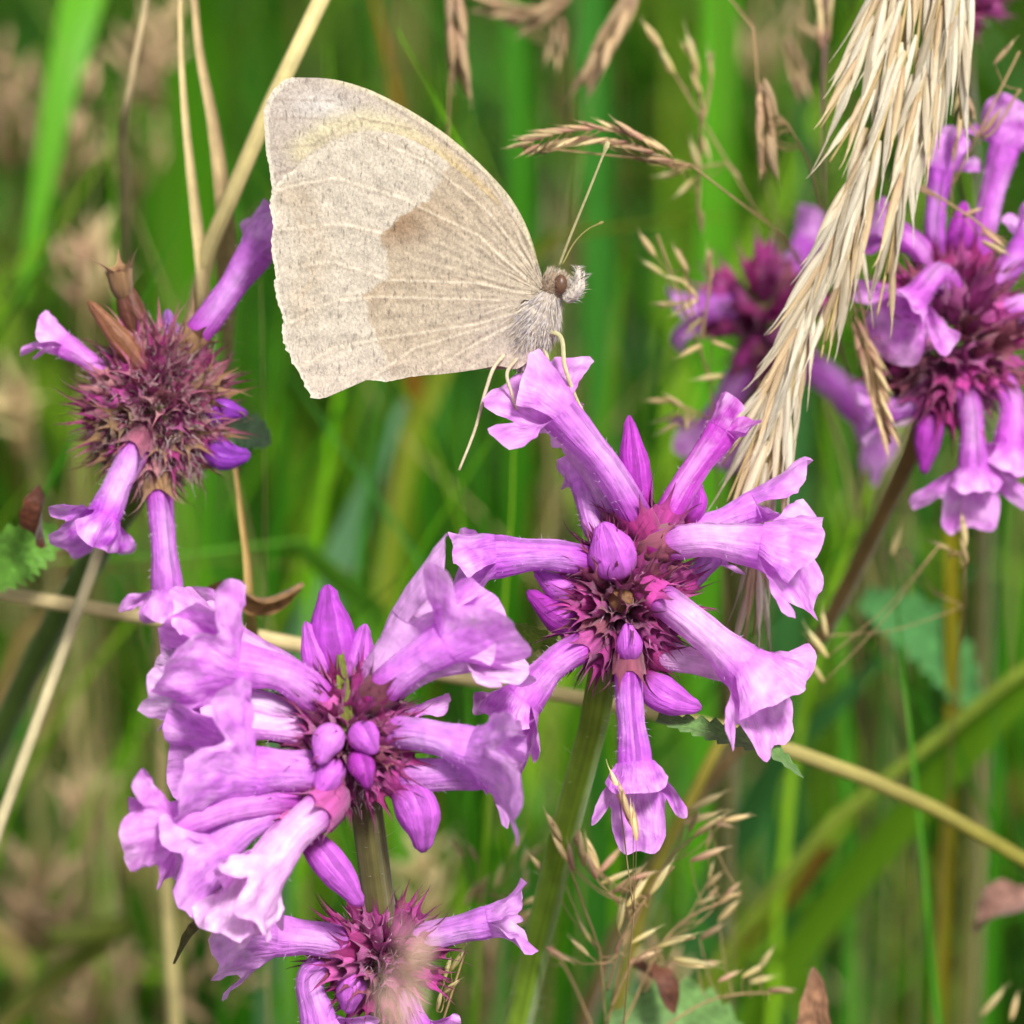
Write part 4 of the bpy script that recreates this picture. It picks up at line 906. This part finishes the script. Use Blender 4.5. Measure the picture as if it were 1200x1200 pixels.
zM = -8.0
brome_stem = [P(905, 520, zM - .4), P(945, 380, zM - .6), P(1000, 220, zM - .8), P(1062, 30, zM - 1), P(1095, -70, -11), P(1150, -170, -22), P(1230, -210, -40), P(1310, -120, -60), P(1370, 200, -80), P(1400, 700, -105)]
brome_stem += to_ground(brome_stem[-1], brome_stem[-2], 0.01)
brome = thing('brome_grass', brome_stem[-1], 'dry pale straw brome head drooping with long awned spikelets beside the centre flower', 'grass head')
V, F, c, uv = sweep(spline(brome_stem, 90), np.linspace(3.0, 7.5, 90) * PXM, 8, lin(200, 180, 126)); MB().add(V, F, c, uv * [12, 1]).build('stem', M_STRAW, brome)
SPK = [([(1046, -40), (1010, 40), (968, 128)], 2.2), ([(1040, -20), (1008, 70), (962, 150)], 2.8), ([(1058, 0), (1020, 110), (972, 190)], 2.4), ([(1052, -40), (1030, 60), (1002, 170)], 1.5),
       ([(1072, -60), (1052, 60), (1024, 180), (1004, 250)], 2.6), ([(1062, 60), (1030, 160), (1000, 260)], 3.2), ([(1086, -50), (1074, 60), (1062, 200), (1046, 300)], 1.2),
       ([(1112, -60), (1090, 60), (1062, 190), (1040, 320)], 2.0), ([(1120, -40), (1096, 60), (1076, 170), (1048, 260)], 1.0), ([(1128, -60), (1112, 40), (1088, 150), (1074, 230)], .4), ([(1134, -70), (1120, 20), (1104, 100), (1100, 175)], .8), ([(1138, -40), (1124, 60), (1126, 140)], .2),
       ([(1020, 170), (985, 260), (950, 340), (930, 385)], 2.6), ([(1026, 190), (1006, 270), (986, 350)], 1.8), ([(1010, 230), (992, 310), (968, 400)], 2.8), ([(998, 260), (978, 340), (962, 420)], 2.0), ([(1054, 230), (1042, 300), (1028, 370)], 1.4), ([(1000, 210), (960, 310), (922, 400)], 3.0),
       ([(972, 300), (935, 380), (884, 468)], 3.0), ([(962, 330), (920, 420), (862, 510)], 2.6), ([(956, 340), (936, 420), (918, 500)], 2.2), ([(948, 370), (930, 450), (922, 528)], 1.4), ([(940, 380), (896, 470), (846, 545)], 2.9),
       ([(930, 410), (890, 500), (852, 588)], 2.2), ([(926, 430), (902, 520), (872, 612)], 2.8), ([(930, 420), (918, 510), (906, 604)], 2.0), ([(914, 460), (896, 580), (884, 745)], 1.0), ([(906, 500), (892, 620), (872, 760)], 1.4), ([(902, 540), (888, 640), (878, 720)], .6), ([(1016, 150), (1000, 240), (1004, 330)], .6)]
for i, (pts, dz) in enumerate(SPK):
    spikelet(brome, pts, zM + dz * .55, LEM, 100 + i, step=22, ln=88, spread=.14)

def panicle(label, stems, segs, meshes, name='bent_grass', cat='grass head', z=-20.0, wid=1.0, rstem=1.6, colr=None, group=None, doubles=2, seed=0, base=None):
    """stems: list of pixel paths with z; segs: (x0,y0,x1,y1[,z]) one spikelet each"""
    rs = np.random.RandomState(seed + 50); root = None
    sm = MB(); colr = lin(170, 140, 100) if colr is None else colr
    allp = []
    for i, st in enumerate(stems):
        g = st[0] == 'ground'
        pp = [P(*q) for q in (st[1:] if g else st)]
        if g: pp += to_ground(pp[-1], pp[-2], 0.03)
        path = spline(pp, 36); allp.append(path)
        V, F, c, uv = sweep(path, np.linspace(rstem * .8, rstem * (1.5 if g else 1.1), 36) * K(z), 6, colr); sm.add(V, F, colr, uv * [6, 1])
    root = thing(name, allp[0][-1], label, cat, group)
    ap = np.vstack(allp)
    for sgm in segs:
        zz = sgm[4] if len(sgm) > 4 else z
        a = P(sgm[0], sgm[1], zz); w_ = np.linalg.norm(ap - a, axis=1) + np.where(ap[:, 2] > a[2] - .0008, .004, 0); j = int(np.argmin(w_))
        if w_[j] < .03 and w_[j] > .0003:
            q = spline([a, a * .5 + ap[j] * .5 + np.array([0, 0, -.0008]), ap[j]], 8)
            V, F, c, uv = sweep(q, rstem * .45 * K(z), 5, colr); sm.add(V, F, colr, uv)
    sm.build('stem', M_STRAW, root)
    for sgm in segs:
        x0, y0, x1, y1 = sgm[:4]; zz = sgm[4] if len(sgm) > 4 else z + rs.uniform(-2, 2)
        a = P(x0, y0, zz); b = P(x1, y1, zz + rs.uniform(-1, 1)); d = b - a; Ln = np.linalg.norm(d); d = d / Ln
        sd = unit(np.cross(d, FWD))
        o1 = inst('spikelet', meshes[rs.randint(len(meshes))], root, a, d + sd * .08, (Ln * wid * 1.1, Ln * wid * 1.1, Ln), roll=rs.uniform(-.5, .5))
        if doubles > 1:
            e = inst('glume', meshes[rs.randint(len(meshes))], o1, a, d - sd * .14, 1.0)
            # as a child of the spikelet it carries its own placement inside it
            R = Matrix.Rotation(rs.uniform(-.25, .25), 4, 'Y') @ Matrix.Rotation(math.pi * rs.uniform(.8, 1.2), 4, 'Z') @ Matrix.Diagonal((.9, .9, .86, 1)); e.matrix_local = R
    return root

def along(pts, n, ln, spread, seed, z, down=True, taper=True):
    """spikelets packed along a spike axis given in pixels"""
    rs = np.random.RandomState(seed); q = spline(np.array([(x, y, 0) for x, y in pts], float), n); t = tangents(q); out = []
    for i in range(n):
        sg = 1 if i % 2 else -1; nx, ny = -t[i][1], t[i][0]; w = (1 - .5 * abs(2 * i / n - 1)) if taper else 1
        d = np.array([t[i][0] + sg * nx * spread * rs.uniform(.3, 1.2), t[i][1] + sg * ny * spread * rs.uniform(.3, 1.2)]); d /= np.linalg.norm(d); L_ = ln * rs.uniform(.75, 1.2)
        x0, y0 = q[i][0] + sg * nx * 5 * w, q[i][1] + sg * ny * 5 * w
        out.append((x0, y0, x0 + d[0] * L_, y0 + d[1] * L_, z + rs.uniform(-1.2, 1.2)))
    return out

panicle('fine grass panicle with pale paired spikelets over the blurred purple flower', [['ground', (770, 275, -22), (800, 335, -22), (828, 420, -24), (836, 520, -28), (850, 700, -40)], [(796, 292, -22), (803, 325, -22), (812, 372, -23)], [(834, 292, -22), (832, 330, -22), (822, 398, -23)], [(775, 468, -22), (805, 478, -23), (833, 492, -26)], [(775, 360, -22), (806, 352, -22)]],
        [(768, 300, 752, 272), (778, 322, 754, 303), (806, 318, 792, 288), (833, 328, 832, 290), (806, 332, 778, 320), (818, 350, 802, 328), (800, 356, 768, 354), (818, 350, 788, 366), (822, 404, 794, 416), (848, 440, 814, 442), (788, 470, 758, 467), (802, 478, 780, 460), (798, 486, 768, 492), (806, 480, 802, 504), (794, 496, 770, 506), (834, 400, 858, 412), (822, 372, 800, 392)], FLO, z=-22, seed=1)
panicle('airy grass panicle with loose tan spikelets on a slanting dark stem', [['ground', (790, 85, -30), (822, 132, -30), (850, 200, -31), (900, 262, -32), (945, 310, -34), (1010, 400, -50), (1030, 700, -80)], [(812, 48, -30), (816, 90, -30), (826, 140, -30)], [(835, 60, -31), (832, 100, -31), (826, 135, -30)], [(822, 132, -30), (820, 200, -31), (818, 250, -31)], [(760, 190, -30), (820, 196, -30), (845, 192, -31)]],
        [(790, 86, 772, 48), (776, 58, 757, 24), (818, 86, 808, 36), (812, 70, 800, 48), (834, 92, 832, 58), (822, 110, 812, 84), (822, 246, 820, 274), (812, 210, 790, 228), (820, 200, 812, 162), (850, 190, 866, 210), (806, 195, 776, 186), (800, 200, 770, 204), (824, 160, 830, 190)], FLO, z=-30, seed=2)
sp = along([(790, 186), (742, 164), (700, 156), (655, 160), (626, 168)], 30, 36, .30, 3, -9)
panicle('pinkish tan grass spike pointing level at the tip of the long antenna', [['ground', (612, 171, -9), (660, 160, -9), (710, 156, -9), (790, 184, -10), (880, 240, -16), (990, 420, -36), (1010, 700, -64)]], sp, FLOP, name='grass_spike', z=-9, seed=3, wid=.85)
panicle('slim tan spike hanging alone from a thin kinked stem', [['ground', (896, 205, -18), (893, 146, -18), (922, 144, -18), (926, 120, -18), (892, 45, -20), (850, -5, -22), (780, -90, -34), (700, -60, -60), (660, 300, -110)], [(922, 144, -18), (945, 185, -18), (962, 245, -19)]], along([(893, 92), (895, 130), (896, 172)], 16, 42, .16, 4, -18), FLOB, name='grass_spike', z=-18, seed=4)
panicle('drooping tan spike above the curve of the forewing', [['ground', (524, 200, -26), (530, 100, -26), (530, 20, -26), (528, -60, -28), (500, -110, -40), (470, -60, -60), (455, 300, -110)]], along([(530, -40), (532, 10), (533, 62)], 15, 52, .15, 5, -26), FLOB, name='grass_spike', z=-26, seed=5)
panicle('slanting tan spike tapering down above the pinkish spike', [['ground', (684, 100, -34), (722, 30, -34), (752, -30, -35), (790, -90, -45), (830, -60, -70), (860, 300, -120)]], along([(745, -15), (718, 30), (697, 72)], 16, 44, .16, 6, -34), FLOB, name='grass_spike', z=-34, seed=6)
panicle('curving blurred tan spike at the top edge beside the slanting spike', [['ground', (580, 8, -44), (620, 18, -44), (660, 0, -45), (700, -50, -50), (720, -20, -80), (730, 300, -130)]], along([(670, -8), (630, 14), (585, 8)], 12, 40, .2, 7, -44) + along([(655, 20), (652, 45), (650, 55)], 5, 30, .2, 8, -44), FLOB, name='grass_spike', z=-44, seed=7)
panicle('pinkish golden spike hanging at the edge of the deep purple flower', [['ground', (1044, 520, -15), (1025, 430, -15), (1004, 370, -14), (996, 320, -14), (1010, 240, -14), (1090, 60, -16), (1180, -80, -26), (1260, -40, -50), (1290, 400, -90)]], along([(1000, 372), (1016, 420), (1034, 492)], 26, 38, .2, 9, -15), FLOP, name='grass_spike', z=-15, seed=8, wid=.8)
panicle('mauve thin stem with a narrow spike crossing the sky-side of the brome', [['ground', (968, -30, -30), (966, 60, -30), (963, 180, -31), (962, 250, -32), (990, 420, -44), (1015, 800, -80)]], along([(966, 60), (968, 20), (968, -20)], 10, 34, .16, 10, -30), FLOP, name='grass_spike', z=-30, colr=lin(140, 104, 100), seed=9)
panicle('small blurred tan spike hanging behind the thin mauve stem', [['ground', (936, 110, -48), (920, 45, -48), (930, 10, -48), (950, -60, -56), (990, -40, -80), (1010, 300, -130)]], along([(920, 42), (928, 70), (934, 92)], 8, 32, .16, 11, -48) + [(955, 40, 938, 22, -48), (940, 30, 965, 50, -48)], FLOB, name='grass_spike', z=-48, seed=10)
panicle('brown-tan seed cluster dangling over the purple petals near the brome tips', [['ground', (1195, 60, -16), (1160, 72, -16), (1128, 110, -16), (1120, 150, -16), (1116, 200, -17), (1135, 420, -40), (1150, 800, -80)], [(1125, 130, -16), (1150, 160, -16), (1196, 105, -16)], [(1180, 285, -15), (1130, 250, -15), (1075, 215, -15)]],
        [(1128, 100, 1116, 130), (1132, 110, 1140, 142), (1126, 130, 1120, 165), (1150, 158, 1176, 130), (1122, 160, 1114, 190), (1150, 268, 1176, 292), (1128, 252, 1152, 246), (1095, 230, 1070, 214), (1165, 75, 1192, 48), (1150, 282, 1180, 300)], FLOP, z=-16, seed=11)
# lower panicle around the main stem
rsl = np.random.RandomState(77)
lowseg = [(658, 985, 642, 950, -8), (666, 1010, 650, 978, -8), (672, 1020, 668, 985, -8), (684, 1015, 682, 970, -9), (700, 1030, 688, 995, -9), (705, 1035, 745, 1022, -10), (740, 1030, 770, 1024, -10), (735, 1062, 762, 1030, -9), (762, 1048, 790, 1012, -9), (800, 965, 845, 955, -14), (812, 980, 850, 958, -14), (808, 975, 822, 950, -14), (848, 962, 880, 958, -16), (830, 1030, 838, 1010, -18), (815, 1060, 842, 1052, -18), (845, 1055, 868, 1048, -18), (770, 1110, 815, 1098, -12), (740, 1105, 772, 1090, -11), (690, 1120, 670, 1098, -10), (640, 1110, 668, 1130, -12), (725, 1090, 735, 1055, -9), (842, 1150, 868, 1140, -18), (900, 1160, 930, 1162, -20), (870, 1145, 895, 1132, -20), (600, 1000, 615, 975, -30), (612, 1018, 620, 992, -30), (560, 1010, 548, 985, -30), (580, 1040, 592, 1012, -30), (545, 1060, 560, 1035, -32), (610, 1060, 640, 1050, -20), (580, 1085, 610, 1070, -30), (820, 1100, 850, 1085, -22)]
for q in list(lowseg):
    for _ in range(1):
        dx_, dy_ = rsl.uniform(-26, 26), rsl.uniform(-22, 30); an_ = rsl.uniform(-.5, .5); vx, vy = q[2] - q[0], q[3] - q[1]
        lowseg.append((q[0] + dx_, q[1] + dy_, q[0] + dx_ + vx * math.cos(an_) - vy * math.sin(an_), q[1] + dy_ + vx * math.sin(an_) + vy * math.cos(an_), q[4] - rsl.uniform(0, 8)))
panicle('spreading pale seed panicle tangled round the foot of the main stem', [['ground', (648, 962, -8), (680, 1050, -9), (705, 1120, -12), (712, 1240, -20)], [(790, 1015, -9), (745, 1070, -10), (712, 1160, -14)], [(850, 957, -14), (790, 1000, -13), (740, 1090, -13), (712, 1200, -17)], [(815, 1098, -12), (750, 1120, -13), (716, 1180, -15)], [(930, 1162, -20), (840, 1170, -20), (740, 1230, -20)], [(868, 1048, -18), (800, 1080, -17), (730, 1200, -18)], [(560, 1040, -31), (600, 1060, -28), (660, 1130, -22), (705, 1230, -20)]], lowseg, FLO + FLOP[:1], z=-10, seed=12)
panicle('three straw florets stuck across the hanging petal', [['ground', (722, 905, 5.2), (738, 960, 5.3), (744, 1010, 5), (740, 1100, 0), (725, 1260, -10)]], [(735, 950, 718, 898, 5.4), (742, 970, 730, 930, 5.6), (746, 985, 742, 940, 5.6), (738, 960, 728, 915, 5.8)], FLOP, z=5, seed=13, rstem=1.0)
panicle('small olive seed head below the lilac petals of the second whorl', [['ground', (545, 1115, 0), (520, 1160, -1), (505, 1240, -6)], [(538, 1150, 0), (522, 1165, -1)]], [(520, 1150, 532, 1118, 0), (528, 1138, 548, 1112, 0), (518, 1165, 540, 1150, 0), (512, 1185, 520, 1160, 0)], FLO, z=0, seed=14)
panicle('loose straw seeds under the lower purple petal of the deep purple flower', [['ground', (1130, 610, -18), (1132, 660, -22), (1120, 800, -40), (1100, 1100, -70)], [(1100, 640, -20), (1128, 650, -21)]], [(1132, 640, 1130, 600, -18), (1134, 660, 1128, 630, -18), (1115, 645, 1092, 632, -20), (1045, 650, 1058, 618, -30), (1070, 660, 1060, 640, -30), (970, 770, 948, 735, -22), (965, 800, 950, 770, -22), (968, 745, 966, 715, -22), (1150, 1190, 1180, 1160, -30), (1185, 1195, 1195, 1165, -30)], FLO, z=-22, seed=15)

# straw wisps at the upper corner
def wisp(pts, w, z, label, col, n=26, seed=0, ground_pts=None):
    path = spline(pxpath(pts + (ground_pts or [])), 40); t = np.linspace(0, 1, 40); rs = np.random.RandomState(seed)
    b = MB(); sd = unit(np.cross(tangents(path)[5], FWD))
    vis = len(pts) / float(len(pts) + len(ground_pts or []))
    hw = w * K(z) * (.25 + .75 * np.exp(-((t / vis - .55) / .32) ** 2)) * np.where(t > vis, .5, 1)
    V, F, c, uv = ribbon(path, np.maximum(hw, .15 * w * K(z)), sd, col, .7, 7, twist=.8); b.add(V, F, np.asarray(col) * (.8 + .35 * rs.rand(len(V), 1)), uv * [4, 1])
    return b.build('straw_wisp', M_STRAW, None, path[-1])
tagset(wisp([(212, -30, -16), (213, 70, -16), (222, 180, -16), (232, 260, -17), (240, 330, -18)], 9, -16, '', lin(206, 186, 136), seed=1, ground_pts=[(238, 420, -26), (230, 700, -60)]), 'narrow twisted straw blade hanging down to the faded flower', 'dry blade')
tagset(wisp([(226, -30, -20), (234, 60, -20), (250, 140, -20), (262, 225, -21)], 13, -20, '', lin(190, 166, 122), seed=2, ground_pts=[(266, 300, -30), (262, 600, -70)]), 'wider creased straw blade hanging beside the slanting stalk', 'dry blade')
tagset(wisp([(176, -30, -26), (166, 30, -26), (154, 95, -27)], 9, -26, '', lin(200, 180, 140), seed=3, ground_pts=[(150, 200, -50), (150, 600, -100)]), 'short pale straw tip hanging from the top edge', 'dry blade')
tagset(wisp([(276, 548, -14), (282, 600, -14), (290, 660, -15), (292, 690, -15)], 10, -14, '', lin(190, 160, 100), seed=4, ground_pts=[(296, 740, -22), (300, 1000, -60)]), 'thin creased straw strip dangling to the curled dry leaf', 'dry blade')

def curled_leaf(pts, w, col, label, seed, fold=.9, twist=1.6):
    path = spline(pxpath(pts), 24); t = np.linspace(0, 1, 24); rs = np.random.RandomState(seed)
    hw = w * K(pts[0][2]) * np.sin(np.pi * (.015 + .9 * t)) ** .85 * (1 + .25 * np.array([mnoise.noise(Vector((q * 7, seed, 0))) for q in t]))
    V, F, c, uv = ribbon(path, hw, unit(np.cross(tangents(path)[10], FWD)), col, fold, 7, twist=twist)
    V = V + np.array([mnoise.noise_vector(Vector(v * 500 + seed)) for v in V]) * w * .18 * K(pts[0][2])
    o = MB().add(V, F, np.asarray(col) * (.65 + .6 * rs.rand(len(V), 1)), uv).build('dry_leaf', M_LEAF, None, path[-1]); return tagset(o, label, 'dry leaf')
curled_leaf([(236, 700, -16), (270, 690, -14.5), (310, 702, -14), (354, 682, -14)], 17, lin(150, 112, 66), 'curled brown dry leaf lying on the long straw stalk', 1)
curled_leaf([(48, 568, -13), (46, 600, -13), (54, 640, -14)], 18, lin(104, 58, 40), 'dark red-brown shrivelled leaf beside the purple petal of the faded flower', 2)
curled_leaf([(258, 1060, 4), (230, 1090, 3), (205, 1130, 2)], 8, lin(110, 104, 60), 'thin olive shrivelled leaf tip under the lilac petals', 3)
curled_leaf([(1215, 1040, -42), (1180, 1062, -42), (1145, 1092, -43)], 24, lin(176, 132, 118), 'blurred pinkish brown dry leaf low beside the grass', 4)
curled_leaf([(953, 1135, -14), (955, 1180, -15), (950, 1260, -18)], 22, lin(176, 130, 100), 'pinkish brown pointed dry bract standing at the lower edge', 5, fold=.5, twist=.4)
curled_leaf([(790, 1190, -20), (770, 1150, -20), (740, 1130, -21)], 16, lin(120, 74, 56), 'dark brown shrivelled leaf under the pale seed panicle', 6)
def green_leaf(pts, w, col, label, teeth=9, turn=.3):
    o = serrate_leaf(None, pts, w, col, teeth, .35, name='serrated_leaf', turn=turn); return tagset(o, label, 'leaf')
green_leaf([(70, 625, -18), (30, 640, -18), (-30, 690, -20)], 40, lin(110, 165, 60), 'bright green toothed leaf poking in beside the shrivelled red-brown leaf')
green_leaf([(262, 500, -16), (290, 505, -17), (318, 520, -18)], 24, lin(116, 150, 110), 'small grey-green toothed leaf beside the faded flower buds', 6)
green_leaf([(700, 1230, -22), (790, 1190, -24), (880, 1230, -28)], 46, lin(120, 160, 90), 'pale green leaf along the lower edge beneath the seed panicle', 8)
green_leaf([(1010, 700, -60), (1080, 740, -64), (1150, 840, -70)], 40, lin(86, 146, 80), 'blurred green toothed leaf behind the brown stem', 8)

# out-of-focus dry seed heads deep in the grass
def tuft(x, y, z, r, n, label, mesh, seed, ln=46):
    z = z * 1.35 - 8
    rs = np.random.RandomState(seed); seg = []
    for i in range(n):
        a = rs.uniform(0, 6.28); q = math.sqrt(rs.rand()) * r; x0, y0 = x + math.cos(a) * q * .7, y + math.sin(a) * q; b = rs.normal(-1.57, .6)
        seg.append((x0, y0, x0 + math.cos(b) * ln, y0 + math.sin(b) * ln, z + rs.uniform(-6, 6)))
    panicle(label, [['ground', (x, y - r, z), (x, y, z), (x + 6, y + r, z - 3), (x + 10, y + 200, z - 40)]], seg, mesh, name='seed_head', z=z, seed=seed, doubles=1, rstem=3)
tuft(75, 150, -78, 70, 26, 'soft tan seed head across the broad bright green blade', FLOB, 31)
tuft(10, 130, -84, 60, 20, 'soft tan seed head at the far side of the broad bright blade', FLOB, 32)
tuft(185, 70, -90, 50, 22, 'soft pinkish tan seed head behind the hanging straw blades', FLOB, 33)
tuft(100, 320, -74, 44, 18, 'soft pinkish seed head just above the faded flower', FLOP, 34)
tuft(45, 1060, -72, 55, 26, 'soft tan seed head low in the dark corner', FLOB, 35)
tuft(20, 480, -80, 36, 12, 'soft pale seed head behind the faded flower', FLO, 36)
tuft(95, 950, -86, 30, 10, 'faint pink seed head in dark grass beside the lilac petals', FLOP, 37)
tuft(250, 1150, -70, 60, 22, 'soft brown seed head below the lilac petals', FLOB, 38)
tuft(110, 1160, -84, 60, 22, 'blurred brownish seed head by the lower edge', FLOP, 39)
tuft(150, 170, -100, 60, 14, 'sparse pale seed head in the dark gap behind the stalk', FLO, 40, 30)
tuft(500, 1040, -60, 50, 18, 'loose tan seed head behind the twin-whorled flower', FLO, 41)
tuft(890, 40, -110, 60, 14, 'sparse tan seed head high behind the slanting stem', FLOB, 42, 36)
tuft(560, 1150, -70, 50, 16, 'dim tan seed head behind the pale leaf at the stem foot', FLOB, 43)
tuft(760, 1180, -40, 60, 22, 'brownish seed head low behind the pale panicle', FLOP, 44, 40)
# a seed head so near the lens that it melts into a pale smudge
def near_head(x, y, z, label, seed, n):
    seg = along([(x, y + 60), (x - 4, y), (x + 6, y - 50)], n, 46, .5, seed, z)
    panicle(label, [['ground', (x + 6, y - 60, z), (x, y, z), (x - 10, y + 120, z - 6), (x - 30, y + 500, z - 60)]], seg, FLON, name='seed_head', z=z, seed=seed, doubles=1)
near_head(478, 1170, 80, 'pale smudged seed head in front of the lower whorl', 52, 11)
